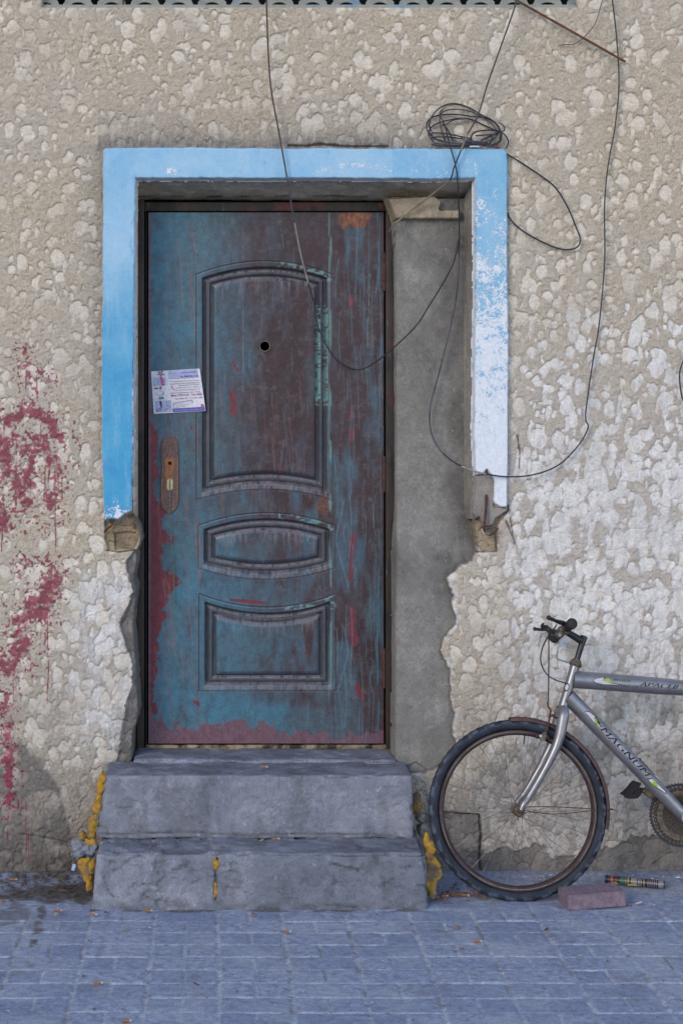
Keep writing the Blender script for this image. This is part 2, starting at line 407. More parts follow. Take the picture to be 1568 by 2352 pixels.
M['tyel'] = simple('tube_yellow', (.30, .28, .03), .4, 0, spec=.5)
M['tred'] = simple('tube_red', (.20, .015, .045), .4, 0, spec=.5)
M['tgrn'] = simple('tube_green', (.03, .15, .08), .4, 0, spec=.5)
M['twht'] = simple('tube_white', (.20, .19, .24), .4, 0, spec=.5)

# ---------------------------------------------------------------- the wall
def axis(a, b, fa, fb, fine, coarse):
    return np.concatenate([np.arange(a, fa, coarse), np.arange(fa, fb, fine), np.arange(fb, b+coarse, coarse)])
xs = axis(-2.3, 3.3, -.86, 1.80, .0034, .02); zs = axis(-.02, 4.3, -.02, 3.35, .0034, .02)
X, Z = np.meshgrid(xs, zs); PX = 500+X*F/CAMD; PY = 900+(EYE-Z)*F/CAMD
wx = X+.010*(fbm(X, Z, .034, 3, 5)-.5)*2; wz = Z+.013*(fbm(X, Z, .036, 3, 9)-.5)*2
low = sst(1050, 1750, PY)
whiter = np.clip(sst(1020, 1260, PX)*sst(450, 1200, PY+.12*(PX-1170)), 0, 1)
whiteL = sst(1230, 1380, PY)*(1-sst(1700, 1800, PY))*sst(60, 260, PX)*(PX < 500)
grow = .012*whiter+.009*whiteL
b1, t1 = cells(wx, wz*.93, .062, 3, .011, .031, .8, .84, True); b2, t2 = cells(wx+.3, wz+.7, .040, 11, .004, .014, 1.4, .55, True)
b3, t3 = cells(wx*1.25, wz*.78, .055, 29, .007, .018, 1.6, .5, True); b4 = cells(wx*1.2, wz*.62, .065, 37, .012, .028, 1.3, .9)-.045*(1-np.clip(whiter+whiteL, 0, 1)); t4 = t1*.5
v = b1; topn = t1
for bb, tt_ in ((b2, t2), (b3, t3), (b4, t4)): topn = np.where(bb > v, tt_, topn); v = np.maximum(v, bb)
v = v+grow*fbm(X, Z, .09, 2, 41)*1.1+(.0022*(vn(X, Z, .013, 77)-.5)+.0016*(vn(X*1.6, Z*.8, .009, 78)-.5))*2
topn = sst(-1.0, .7, topn)*(.45+.55*sst(.3, .6, fbm(X, Z, .09, 3, 65)))
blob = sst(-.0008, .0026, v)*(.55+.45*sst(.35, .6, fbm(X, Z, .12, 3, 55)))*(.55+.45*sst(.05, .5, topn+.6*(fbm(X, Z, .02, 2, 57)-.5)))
rim = np.exp(-((v+.0008)/.0019)**2)*(.25+.75*vn(X, Z, .04, 21))*(.15+.85*topn)  # dark upper-left edge of each dab: its crescent shadow painted as colour
h = (.0030*(fbm(X, Z, .014, 3, 61)-.5)+.0030*(fbm(X, Z, .0075, 2, 62)-.5))*2*(1-.8*sst(0, .004, v))
ridge = np.clip(1-np.abs(2*fbm(X, Z, .024, 3, 63)-1)*3.2, 0, 1)
h += .0016*ridge*(1-sst(-.002, .002, v))-.0006*ridge*sst(0, .002, v)
h += (-.0027*sst(-.001, .003, v)+.0012*np.exp(-((v+.002)/.0024)**2))*(.25+.75*topn)+.004*(fbm(X, Z, .35, 2, 3)-.5)
# whitewash that is left on the smooth patches, run in streaks
wnz = fbm(X*2.6, Z*.75, .05, 4, 101); wbig = fbm(X, Z, .22, 3, 103)
wr_ = sst(1050, 1260, PX)*sst(380, 1050, PY+.15*(PX-1170)); onb = sst(-.001, .003, v)
white = wr_*np.clip(onb*(.45+.75*wr_)*sst(.25, .5, wnz*.4+wbig*.6)+.62*sst(900, 1200, PY)*sst(.42, .58, wnz*.5+fbm(X, Z, .06, 4, 105)*.5)*sst(-.012, .0, v), 0, 1)*(.75+.25*whiter)
wl2 = whiteL*sst(.42, .55, .6*fbm(X, Z, .10, 3, 107)+.4*wnz+.03)
white = np.clip(np.maximum(white, wl2), 0, 1)
white *= 1-.65*sst(1480, 1850, PY)
white = white*(1-.35*(PX < 500)*sst(.35, .6, fbm(X, Z, .05, 4, 109)))
h += .0012*white
# grime
grime = np.exp(-np.clip(338-PY, 0, 999)/38)*((PX > 225) & (PX < 1175) & (PY < 345))*1.1*(1-.65*sst(800, 1175, PX))
grime = np.maximum(grime, .62*np.exp(-np.clip(236-PX, 0, 999)/35)*((PX < 240) & (PY > 330))*(1-sst(900, 1250, PY)))
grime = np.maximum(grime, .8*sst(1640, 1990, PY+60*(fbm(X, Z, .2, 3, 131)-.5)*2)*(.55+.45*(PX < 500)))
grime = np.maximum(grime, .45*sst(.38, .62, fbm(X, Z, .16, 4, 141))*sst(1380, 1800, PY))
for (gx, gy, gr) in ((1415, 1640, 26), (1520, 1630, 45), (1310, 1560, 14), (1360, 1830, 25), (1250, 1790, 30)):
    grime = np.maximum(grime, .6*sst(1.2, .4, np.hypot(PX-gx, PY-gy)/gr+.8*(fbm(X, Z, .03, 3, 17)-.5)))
grime = np.clip(grime*(.6+.8*fbm(X, Z, .06, 3, 151)), 0, 1)
# bare cement areas
j = lambda s, a, sd: a*(fbm(X, Z, s, 4, sd)-.5)*2
cem_line = np.interp(PX, [0, 1000, 1110, 1225, 1284, 1375, 1454, 1501, 1568, 1800], [9999, 1960, 1960, 1940, 1967, 1959, 1924, 1914, 1936, 1940])
cement = sst(-2.5, 2.5, PY-cem_line+j(.06, 26, 201)+j(.015, 6, 203))*(PX > 990)
leftline = np.interp(PX, [-60, 10, 55, 98, 131, 160, 230], [1660, 1690, 1707, 1753, 1800, 1900, 2060])
cement = np.maximum(cement, .85*sst(-16, 14, PY-leftline+j(.05, 22, 207))*(PX < 240)*(1-.6*sst(.5, .62, fbm(X, Z, .07, 4, 209))))
open_poly = [(308, 400), (1092, 400), (1092, 1195), (1096, 1268), (1084, 1292), (1050, 1300), (1030, 1328), (1042, 1352), (1036, 1388), (1048, 1420), (1020, 1470), (1016, 1500),
             (1038, 1545), (1034, 1600), (1044, 1640), (1040, 1690), (1054, 1735), (1010, 1765), (960, 1778), (300, 1775), (302, 1725), (302, 1690), (316, 1640), (313, 1575), (311, 1525), (304, 1440), (308, 1390),
             (313, 1350), (306, 1330), (313, 1292), (312, 1268), (322, 1240), (318, 1212), (308, 1196)]
sdo = poly_sd(PX, PY, open_poly)+j(.012, 2.2, 211)*(PY > 1200)
sdo = sdo+j(.05, 9, 213)*(PY > 1290)*(PX > 800)
band_x = np.interp(PY, [1255, 1292, 1359, 1376, 1416, 1431, 1483, 1525, 1575, 1612, 1637, 1700, 1760], [312, 287, 304, 298, 282, 272, 287, 302, 302, 290, 287, 275, 262])
band = ((PX-band_x+j(.02, 6, 217)) > 0) & (PX < 340) & (PY > 1262) & (PY < 1790)
cement = np.maximum(cement, band*1.0)
h += -.012*band*sst(0, 10, PX-band_x)-.007*cement*(PX > 990)-.004*cement*(PX < 240)
# patch right of the step, with the rough square of masonry behind the wheel
pr = ((PX > 955) & (PX < 1112) & (PY > 1862) & (PY < 1995)); 
cement = np.maximum(cement, sst(0, 4, poly_sd(PX, PY, [(1060, 1868), (1095, 1872), (1104, 1900), (1106, 2010), (960, 2010), (960, 1868)])+j(.03, 4, 219))*.75)
h += -.010*sst(0, 3, poly_sd(PX, PY, [(950, 1868), (1104, 1870), (1106, 2010), (950, 2010)]))+.006*(fbm(X, Z, .045, 3, 221)-.5)*pr
dark = sst(3.2, 1.2, line_d(PX, PY, [(1100, 1872), (1104, 1920), (1101, 1960), (1104, 1998)])+j(.01, 1.5, 223))
dark = np.maximum(dark, sst(3, 1, line_d(PX, PY, [(1015, 1866), (1050, 1868), (1098, 1872)])+j(.01, 2, 225)))
# cracks
for ln, w_ in (([(1188, 1000), (1194, 1040), (1192, 1075)], 1.3), ([(1168, 1170), (1176, 1215), (1182, 1250)], 1.3), ([(1155, 1172), (1163, 1200), (1180, 1240)], 1.2), ([(40, 1915), (110, 1925), (210, 1950)], 1.2),
               ([(1500, 1985), (1530, 1965), (1545, 1958)], 1), ([(925, 1700), (960, 1690), (985, 1705)], 1)):
    dark = np.maximum(dark, .8*sst(w_+1, w_*.4, line_d(PX, PY, ln)+j(.02, 2.5, 227)))
# exposed stone where the surround legs broke off
stL = poly_sd(PX, PY, [(240, 1185), (308, 1180), (318, 1205), (322, 1236), (308, 1262), (248, 1266), (238, 1240)])+j(.02, 3, 231)
stR = poly_sd(PX, PY, [(1082, 1190), (1100, 1150), (1140, 1165), (1168, 1160), (1166, 1178), (1146, 1205), (1142, 1262), (1108, 1268), (1092, 1250), (1078, 1230)])+j(.02, 3, 233)
stone = np.maximum(sst(-1, 1.5, stL), sst(-1, 1.5, stR)*.9)
h += -.014*sst(0, 5, stL)-.012*sst(0, 5, stR)+.008*stone*(fbm(X, Z, .03, 3, 235)-.4)
dark = np.maximum(dark, .85*sst(2.6, 1, line_d(PX, PY, [(244, 1264), (275, 1268), (308, 1263)])))
dark = np.maximum(dark, .85*sst(2.6, 1, np.minimum(line_d(PX, PY, [(262, 1226), (290, 1223), (310, 1224)]), line_d(PX, PY, [(264, 1228), (265, 1262)]))+j(.01, 1.2, 237)))
dark = np.maximum(dark, .8*sst(2.6, 1, np.minimum(line_d(PX, PY, [(1096, 1268), (1141, 1266)]), line_d(PX, PY, [(1137, 1222), (1141, 1266)]))+j(.01, 1.2, 239)))
dark = np.maximum(dark, sst(3.5, 1.5, np.minimum(line_d(PX, PY, [(662, 333), (700, 334), (740, 331), (800, 335), (890, 335)])*1.0, line_d(PX, PY, [(720, 329), (770, 331)]))+j(.012, 1.6, 241)))
h += -.006*dark
# red splashes
red_s = [((58, 800), (62, 850), 9, .55), ((50, 830), (66, 860), 10, .5), ((92, 855), (110, 880), 9, .35), ((20, 965), (60, 945), 13, .95), ((60, 945), (105, 960), 14, .85), ((105, 960), (140, 1010), 14, .65), ((0, 1000), (12, 1055), 16, .95),
         ((12, 1000), (60, 1040), 26, .55), ((75, 1040), (60, 1105), 12, .85), ((85, 1010), (130, 1075), 15, .75), ((130, 1050), (125, 1130), 10, .5), ((0, 1060), (60, 1150), 32, .42), ((60, 1100), (115, 1160), 18, .5),
         ((0, 1165), (14, 1215), 13, .95), ((60, 1290), (60, 1300), 9, .35), ((122, 1320), (112, 1360), 15, .95), ((112, 1350), (95, 1410), 15, .95), ((95, 1370), (60, 1395), 12, .7), ((75, 1400), (30, 1430), 11, .6), ((85, 1400), (60, 1425), 14, .6),
         ((50, 1430), (45, 1500), 22, .55), ((60, 1470), (20, 1535), 14, .8), ((0, 1520), (20, 1545), 11, .8), ((15, 1600), (12, 1640), 8, .8), ((16, 1660), (18, 1850), 9, .7), ((26, 1700), (24, 1830), 6, .6)]
red = np.zeros(X.shape); rz = .55*fbm(X, Z, .045, 4, 251)+.45*fbm(X, Z, .011, 2, 253)
for (a, c, r_, st) in red_s:
    dd = seg_d(PX, PY, a[0], a[1], c[0], c[1])/r_
    red = np.maximum(red, sst(-.30, .22, (1.45-dd)*.34+st*.40-rz-.04)*(dd < 3))
for (x_, y0, y1, w_) in ((58, 850, 905, 1.1), (84, 860, 925, 1.1), (92, 950, 1010, 1), (127, 1075, 1272, 1.3), (36, 1040, 1165, 1), (70, 1050, 1140, 1), (104, 1070, 1130, 1.1), (144, 1100, 1165, 1.1), (3, 1200, 1270, 1.2), (110, 1390, 1620, 1.4),
                           (105, 1390, 1480, 1.1), (95, 1400, 1470, 1), (30, 1540, 1600, 1), (43, 1540, 1585, 1), (18, 1850, 1975, 1.1), (60, 1840, 1960, .8), (65, 1900, 1985, .8), (70, 1500, 1545, .9), (113, 1030, 1110, 1)):
    dd = np.abs(PX-x_-2.2*(vn(PY*0+x_, PY, 30, 261)-.5)*2)
    red = np.maximum(red, .9*sst(w_+1.6, w_*.5, dd)*sst(y0-2, y0, PY)*sst(y1, y1-3, PY))
spk = vn(X, Z, .009, 271)*.6+vn(X, Z, .0045, 273)*.4
dm = np.full(X.shape, 9.0)
for (a, c, r_, st) in red_s: dm = np.minimum(dm, seg_d(PX, PY, a[0], a[1], c[0], c[1])/(r_*2.6+16))
red = np.clip(np.maximum(red, .9*sst(.60, .74, spk+.16*(1-np.clip(dm, 0, 1)))*(dm < 1)), 0, 1)*(1-.35*sst(.45, .7, fbm(X, Z, .02, 2, 281)))
LOW = sst(1350, 1850, PY)
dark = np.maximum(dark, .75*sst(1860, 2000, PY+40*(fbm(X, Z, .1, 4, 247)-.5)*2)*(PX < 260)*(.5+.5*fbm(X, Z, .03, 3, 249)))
Y = -h
# openings: the surface turns into the reveal
Y = Y+.26*sst(0, 7, sdo)*(PY < 1290)+np.where(PY >= 1290, sst(0, 7, sdo)*np.interp(PX, [700, 760], [.24, .035]), 0)
cement = np.maximum(cement, sst(-1, 3, sdo)*(PY > 1195)); blob *= (1-sst(-2, 2, sdo)*(PY > 1195)); 
edge = sst(-16, -2, sdo+j(.02, 6, 291))*(PY > 1290)*(PX > 800)
white = np.maximum(white, edge*.8*(sdo < 0.5)*sst(.3, .5, fbm(X, Z, .04, 3, 293)))
sdv = np.minimum(np.minimum(PX-95, 1330-PX), np.minimum(16-PY, PY+230))+j(.02, 1.2, 301)
Y = Y+.16*sst(0, 5, sdv)
keep = (sdo < 9) & (sdv < 8)
for a_ in (white, red, grime, stone): a_ *= (sdv < 3)
WALL = empty('house_wall', (0, 0, 0), 'tall tan stucco house wall with rough blotches, red splashes and a worn whitewashed right side', 'wall')
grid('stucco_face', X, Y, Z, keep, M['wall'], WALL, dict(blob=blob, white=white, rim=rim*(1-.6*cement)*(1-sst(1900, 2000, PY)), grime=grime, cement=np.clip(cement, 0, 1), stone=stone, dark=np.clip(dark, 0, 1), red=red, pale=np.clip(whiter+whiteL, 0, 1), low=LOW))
MB().box((.5, 1.80, 2.14), (2.8, 1.5, 2.16)).build('building_core', M['black'], WALL, False)

# blue surround (heightfield over its own outline)
gx = np.arange(-.46, 1.13, .0032); gz = np.arange(1.30, 2.80, .0032); X, Z = np.meshgrid(gx, gz); 
ys = -.028; kk = F/(CAMD+ys); PX = 500+X*kk; PY = 900+(EYE-Z)*kk
sp = [(236, 342), (242, 337), (700, 338), (1158, 340), (1166, 348), (1168, 700), (1167, 1166), (1150, 1168), (1136, 1160), (1131, 1150), (1134, 1105), (1130, 1095), (1118, 1080), (1108, 1090), (1092, 1092), (1088, 1000), (1090, 700), (1089, 411), (312, 409), (310, 600), (307, 900), (305, 1176), (290, 1182), (272, 1196), (238, 1197), (234, 1150), (233, 700)]
j = lambda s, a, sd: a*(fbm(X, Z, s, 4, sd)-.5)*2
sd = poly_sd(PX, PY, sp)+j(.02, 1.5, 401)+j(.2, 3.0, 403)
Y = .012-.040*sst(-2.2, 3.2, sd)-.0015*(fbm(X, Z, .08, 3, 405)-.5)
deep = sst(520, 900, PY)*(PX < 600)*.95+.25*(PX > 900)+.2*sst(.45, .7, fbm(X, Z, .15, 2, 407))
chip = np.interp(PY, [400, 450, 540, 620, 700, 800, 900, 1000, 1180], [.05, .26, .30, .40, .48, .52, .58, .68, .72])*sst(1080, 1092, PX)
chip = chip+.10*(fbm(X, Z, .10, 3, 411)-.5)*(chip > .1)
arc = 378+22*((PX-820)/110)**2
chip = np.maximum(chip, .36*((np.abs(PY-arc) < 6) & (np.abs(PX-820) < 105)))
chip = np.maximum(chip, .36*sst(22, 6, np.hypot((PX-395)/1.2, PY-392))); chip = np.maximum(chip, .24*((PX > 930) & (PX < 1100) & (PY > 365)))
chip = np.maximum(chip, .62*sst(5, 0, sd)*(((PY > 395) & (PX > 290) & (PX < 1095)) | (PX < 240)))
chip = np.maximum(chip, (.16+.28*sst(1150, 1190, PY))*sst(1110, 1170, PY)*(PX < 320))
chip = np.maximum(chip, .55*((PX > 303) & (PX < 309) & (PY > 860))*(.5+.5*vn(X, Z, .05, 3)))
bare = sst(1.6, .2, sd)*(.3+.7*(PX < 330))*.55
grid('blue_surround', X, Y, Z, sd > -4.5, M['surround'], WALL, dict(deep=deep, chip=np.clip(chip, 0, 1), bare=bare))
# grey scar where the paint skin of the right leg has come away
gx = np.arange(.935, 1.10, .0032); gz = np.arange(1.20, 1.52, .0032); X, Z = np.meshgrid(gx, gz); kk = F/(CAMD-.012); PX = 500+X*kk; PY = 900+(EYE-Z)*kk
sd = poly_sd(PX, PY, [(1091, 1092), (1108, 1088), (1118, 1076), (1132, 1093), (1138, 1105), (1136, 1162), (1160, 1166), (1168, 1168), (1164, 1176), (1140, 1192), (1130, 1215), (1112, 1218), (1100, 1190), (1090, 1196), (1084, 1180)])+j(.02, 2, 431)
Y = .010-.024*sst(-1, 4, sd)+.004*(fbm(X, Z, .04, 3, 433)-.5)
z0 = np.zeros(X.shape)
M['scar'] = cement_material('scar_render', (.30, .27, .25), (.24, .215, .20), (.19, .17, .155), False)
grid('bare_render_scar', X, Y, Z, sd > -3, M['scar'], WALL, dict(dark=z0))

def sheet(name, A, B, C, D, nu, nv, m, parent, amp=.003, seed=0, yfun=None, darkf=None, wav=.05):
    u, w = np.meshgrid(np.linspace(0, 1, nu), np.linspace(0, 1, nv)); A, B, C, D = [np.array(q) for q in (A, B, C, D)]
    P = (A[None, None]*((1-u)*(1-w))[..., None]+B*(u*(1-w))[..., None]+C*(u*w)[..., None]+D*((1-u)*w)[..., None])
    nrm = np.cross(B-A, D-A); nrm /= np.linalg.norm(nrm)
    q = P.reshape(-1, 3); dd = (fbm3(q, wav, 4, seed)-.5)*2*amp
    P = P+nrm*dd.reshape(nv, nu)[..., None]
    if yfun is not None: P[..., 1] += yfun(P[..., 0], P[..., 2])
    dk = np.zeros((nv, nu)) if darkf is None else darkf(u, w)
    return grid(name, P[..., 0], P[..., 1], P[..., 2], None, m, parent, dict(dark=dk))
DY = .19
# splayed plaster reveals
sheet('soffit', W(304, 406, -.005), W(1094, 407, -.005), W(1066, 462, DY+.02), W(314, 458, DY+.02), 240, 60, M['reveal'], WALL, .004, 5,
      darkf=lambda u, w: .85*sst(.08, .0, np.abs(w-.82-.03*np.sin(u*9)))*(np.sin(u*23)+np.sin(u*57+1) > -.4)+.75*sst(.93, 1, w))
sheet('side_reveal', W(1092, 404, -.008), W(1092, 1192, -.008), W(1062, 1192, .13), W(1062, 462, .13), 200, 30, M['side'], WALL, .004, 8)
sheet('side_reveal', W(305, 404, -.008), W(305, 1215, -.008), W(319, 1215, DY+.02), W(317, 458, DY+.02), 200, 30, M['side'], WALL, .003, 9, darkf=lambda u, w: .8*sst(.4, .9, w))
# cement infill beside the door
X, Z = np.meshgrid(np.arange(.655, 1.02, .004), np.arange(.38, 2.58, .004))
PYa = 900+(EYE-Z)*F/(CAMD+.10)
dep = np.interp(PYa, [1150, 1230, 1300, 1400], [.115, .06, .024, .018]); PXa = 500+X*F/(CAMD+dep)
xe = np.interp(PYa, [500, 1200, 1800], [905, 908, 905])+3*(fbm(X, Z, .05, 3, 501)-.5)
Y = dep+.006*(fbm(X, Z, .12, 4, 503)-.5)+.12*sst(4, -2, PXa-xe)
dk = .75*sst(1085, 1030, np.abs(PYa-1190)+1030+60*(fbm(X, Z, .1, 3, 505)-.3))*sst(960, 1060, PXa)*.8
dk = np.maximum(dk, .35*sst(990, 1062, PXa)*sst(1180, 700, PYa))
stain = fbm(X, Z, .16, 4, 507)
dk = np.maximum(dk, .5*sst(.48, .66, stain)*sst(930, 1020, PXa)*sst(1600, 1100, PYa)*sst(500, 800, PYa))
dk = np.maximum(dk, .9*sst(2.5, .8, line_d(PXa, PYa, [(915, 1758), (955, 1740), (985, 1762), (1010, 1745)])+2*(vn(X, Z, .02, 9)-.5)))
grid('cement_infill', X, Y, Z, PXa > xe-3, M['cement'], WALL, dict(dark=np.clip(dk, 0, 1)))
# broken block wedged above the infill
def rough_poly(name, pts, y0, y1, m, parent, amp=.004, seed=0, res=.006, rnd=8):
    P3 = [W(a, b, y0) for a, b in pts]; q = [(p.x, p.z) for p in P3]
    x0 = min(a for a, b in q)-.01; x1 = max(a for a, b in q)+.01; zz0 = min(b for a, b in q)-.01; zz1 = max(b for a, b in q)+.01
    X, Z = np.meshgrid(np.arange(x0, x1, res), np.arange(zz0, zz1, res))
    sd = poly_sd(X, Z, q)+.004*(fbm(X, Z, .02, 3, seed)-.5)
    Y = y1-(y1-y0)*sst(-.002, .002+rnd/1000, sd)+amp*(fbm(X, Z, .03, 4, seed+2)-.5)*2
    return grid(name, X, Y, Z, sd > -.006, m, parent, dict(dark=.7*sst(.72, .8, fbm(X, Z, .05, 4, seed+5))))
rough_poly('wedged_block', [(886, 452), (1000, 445), (1020, 462), (1012, 478), (1062, 478), (1062, 506), (905, 505), (900, 490)], .085, .16, M['stone'], WALL, .006, 5, .0035)
rough_poly('wedged_block', [(898, 500), (915, 508), (922, 520), (912, 560), (902, 575)], .13, .19, M['cement'], WALL, .006, 15, .0035)
# rusty bars left sticking out of the broken leg
def hook(pts, r, m, name='bent_bar'):
    P = [W(*Zh(a, b), y) for a, b, y in pts]; MB().tube(spline(P, 5), r, 8).build(name, m, WALL)
hook([(625, 800, -.016), (620, 1000, -.028), (600, 1250, -.034), (575, 1480, -.038), (590, 1560, -.040)], .0048, M['rust'])
hook([(525, 1450, -.03), (560, 1540, -.045), (640, 1600, -.05), (740, 1600, -.045), (860, 1490, -.02)], .0042, M['rust'])
hook([(600, 1440, -.036), (680, 1440, -.025), (735, 1410, -.015)], .003, M['rust'])
hook([(530, 1490, -.045), (570, 1570, -.052), (650, 1600, -.056), (690, 1600, -.054)], .0018, M['chrome'], 'tie_wire')
P = [W(250, 1196, -.01), W(258, 1204, -.014), W(247, 1214, -.012), W(240, 1222, .0)]; MB().tube(spline(P, 4), .004, 8).build('bent_bar', M['rust'], WALL)

# screen-block grille at the top
GR = empty('ventilation_grille', W(712, 16, .06), 'grey and blue scalloped concrete grille filling the opening above the door', 'grille')
def loc(o, q): return Vector(q)-o.location
cxs = [102+i*77 for i in range(17)]
for row in range(3):
    for i, cx in enumerate(cxs):
        cx = cx+(38.5 if row % 2 else 0)
        if cx > 1335: continue
        mb = MB(); ro, ri = 35, 21; cy = 19-row*38; n = 20; V = []; 
        for k in range(n+1):
            an = math.pi*k/n
            jj = 1+.03*math.sin(k*3.1+i*2.3)
            V.append((cx+ro*jj*math.cos(an), cy-ro*jj*math.sin(an), cx+ri*jj*math.cos(an), cy-ri*.72*jj*math.sin(an)))
        vs = []
        for (a, b, c, e) in V:
            if a > 1334 or c > 1334: a = min(a, 1334); c = min(c, 1334)
            if a < 92 or c < 92: a = max(a, 92); c = max(c, 92)
            for (p, q, y) in ((a, b, .04), (c, e, .045), (c, e, .10), (a, b, .10)): vs.append(loc(GR, W(p, q, y)))
        f = [(4*k+s_, 4*k+(s_+1) % 4, 4*k+4+(s_+1) % 4, 4*k+4+s_) for k in range(n) for s_ in range(4)]+[(0, 1, 2, 3), (4*n+3, 4*n+2, 4*n+1, 4*n)]
        mb.add(vs, f); mb.build('scallop', M['grille'], GR)
mb = MB(); p = loc(GR, W(712, 17, .07)); mb.box(p+Vector((0, 0, -.012)), (1.04, .05, .014), bev=.003); mb.build('ledge', M['grille'], GR)
mb = MB(); mb.tube([loc(GR, W(283, 12, .03)), loc(GR, W(284, -40, .03))], .0035); mb.build('bar', M['rust'], GR)

# ---------------------------------------------------------------- the door
DR = empty('front_door', W(612, 1715, DY), 'battered metal door with scraped teal and maroon paint and embossed panels', 'door')
X, Z = np.meshgrid(np.arange(W(341, 0, DY-.008).x, W(881, 0, DY-.008).x+.001, .0026), np.arange(W(0, 1708, DY-.008).z, W(0, 487, DY-.008).z, .0026))
kk = F/(CAMD+DY-.008); PX = 500+X*kk; PY = 900+(EYE-Z)*kk
def pan(xl, xr, tl, tm, bl, bm_):
    u = np.clip((PX-(xl+xr)/2)/((xr-xl)/2), -1, 1); c = 1-u*u
    return np.minimum(np.minimum(PX-xl, xr-PX), np.minimum(PY-(tl+(tm-tl)*c), (bl+(bm_-bl)*c)-PY))
sds = [pan(450, 764, 629, 598, 1150, 1126), pan(454, 770, 1207, 1177, 1306, 1333), pan(456, 772, 1363, 1394, 1589, 1589)]
def prof(s):
    return np.interp(s, [-1, 0, 1.5, 3, 14, 17, 21, 24, 31, 34, 38, 40, 46], [0, 0, -.003, 0, -.001, -.019, -.019, -.010, -.010, -.020, -.020, -.009, -.004])
h = sum(prof(s) for s in sds)
mx = np.maximum(np.maximum(sds[0], sds[1]), sds[2])
h += .0012*(fbm(X, Z, .3, 2, 601)-.5)
gz_ = np.gradient(h, axis=0)/.0026
dust = np.clip(-gz_*1.0, 0, 1)*sst(-3, 2, mx)
dn = fbm(X*3, Z, .02, 3, 603)
dust = dust*sst(.25, .5, dn)*.9
lowdust = np.zeros(X.shape)
for s, (xl, xr, bl, bm_) in zip(sds, ((450, 764, 1150, 1126), (454, 770, 1306, 1333), (456, 772, 1589, 1589))):
    u = np.clip((PX-(xl+xr)/2)/((xr-xl)/2), -1, 1); by = bl+(bm_-bl)*(1-u*u)
    lowdust = np.maximum(lowdust, sst(26, 20, by-PY)*sst(1, 6, by-PY)*(s > 0)*(PX > xl+12)*(PX < xr-8)*sst(.30, .62, dn+.15*sst(14, 24, by-PY)))
dust = np.clip(np.maximum(dust*.8, lowdust*.42), 0, 1)
run = sst(.45, .7, fbm(X*9, Z, .08, 3, 605))
for (xl, xr, tl, tm) in ((492, 726, 657, 638), (496, 731, 1238, 1216), (498, 732, 1412, 1427)):
    u = np.clip((PX-(xl+xr)/2)/((xr-xl)/2), -1, 1); ty = tl+(tm-tl)*(1-u*u); t_ = PY-ty
    dust = np.maximum(dust, .38*run*sst(50, 3, t_)*(t_ > 0)*(PX > xl)*(PX < xr)); dust = np.maximum(dust, .75*sst(4, 1, np.abs(t_+1))*(PX > xl)*(PX < xr)*sst(.2, .5, dn))
dust = np.maximum(dust, .28*sst(2.5, .5, np.abs(PX-558))*(PY < 900)*sst(.3, .6, dn))
dust = np.clip(dust*sst(900, 700, PX), 0, 1)
ph = np.hypot(PX-608, PY-795)
mould = sst(11, 15, mx)*sst(42, 38, mx)*.85
low_ = sst(1000, 1500, PY)*0
split = 590+60*(fbm(X, Z, .25, 3, 611)-.5)*2+40*np.sin(PY/190)
split = np.where(PY > 1250, split+25+120*sst(1600, 1640, PY), split)
teal = (.92-.45*sst(470, 640, PX)*sst(1300, 1050, PY))*sst(150, -150, PX-split+25+90*(fbm(X*2, Z*.6, .05, 3, 613)-.5)*2)
teal = np.maximum(teal, .55*sst(.5, .68, fbm(X*2, Z*.5, .12, 3, 615)))*(1-.5*((PX > 490) & (PX < 730) & (PY > 640) & (PY < 1090))*sst(560, 600, PX))
low = np.clip(.55*sst(520, 380, PX)*sst(1000, 700, PY)+.9*sst(1540, 1640, PY)*sst(760, 560, PX)+.5*sst(1150, 1350, PY)*sst(620, 420, PX)+.45*sst(.45, .65, fbm(X, Z, .12, 3, 617)), 0, 1)
ne = fbm(X, Z, .035, 4, 621); ne2 = fbm(X, Z, .09, 3, 623)
wred = np.interp(PY, [930, 980, 1050, 1150, 1230, 1290, 1330, 1400, 1500, 1600, 1650], [0, 10, 16, 20, 45, 22, 60, 34, 22, 16, 10])
red = sst(-.30, .30, (wred*1.05-(PX-344))/50+.9*(ne-.5))*sst(925, 945, PY)*(PX < 460)
for (a, b, c, e, r_) in ((536, 905, 536, 945, 9), (808, 930, 806, 960, 4), (806, 1400, 812, 1480, 10), (810, 1230, 806, 1330, 7), (820, 1580, 830, 1600, 8), (446, 1612, 456, 1618, 4), (805, 680, 806, 700, 4), (700, 1500, 702, 1502, 3), (530, 1378, 610, 1385, 4), (440, 980, 440, 984, 3), (390, 860, 392, 864, 3), (808, 990, 806, 1010, 5), (535, 830, 545, 850, 3)):
    red = np.maximum(red, .8*sst(-.5, .6, 1-seg_d(PX, PY, a, b, c, e)/r_+1.6*(ne-.5)))
pink = sst(-9, 9, PY-1664-22*(ne2-.5)*2-26*(fbm(X, Z, .02, 4, 643)-.5)*2-12*np.sin(PX/90)-np.interp(PX, [344, 400, 520, 700, 880], [-22, 10, 0, 8, 22]))
pink = np.maximum(pink, sst(6, 2, PX-342)*.9)
rust = sst(.1, .5, 1-np.hypot((PX-815)/48, (PY-505)/26)+1.3*(ne-.5))
rust = np.maximum(rust, .55*sst(.0, .4, 1-np.hypot((PX-741)/22, (PY-1160)/24)+1.0*(ne-.5)))
cyan = sst(3.2, .6, np.abs(PX-868-5*(vn(PX*0, PY, 60, 7)-.5)))*sst(.35, .6, vn(X, Z, .06, 625))*((PY < 640) | (PY > 1300))*.65
turq = ((PX > 724) & (PX < 753) & (PY > 700) & (PY < 932) & (np.abs(PX-738.5) > 3.2))*sst(.36, .46, vn(X*.5, Z, .006, 627))
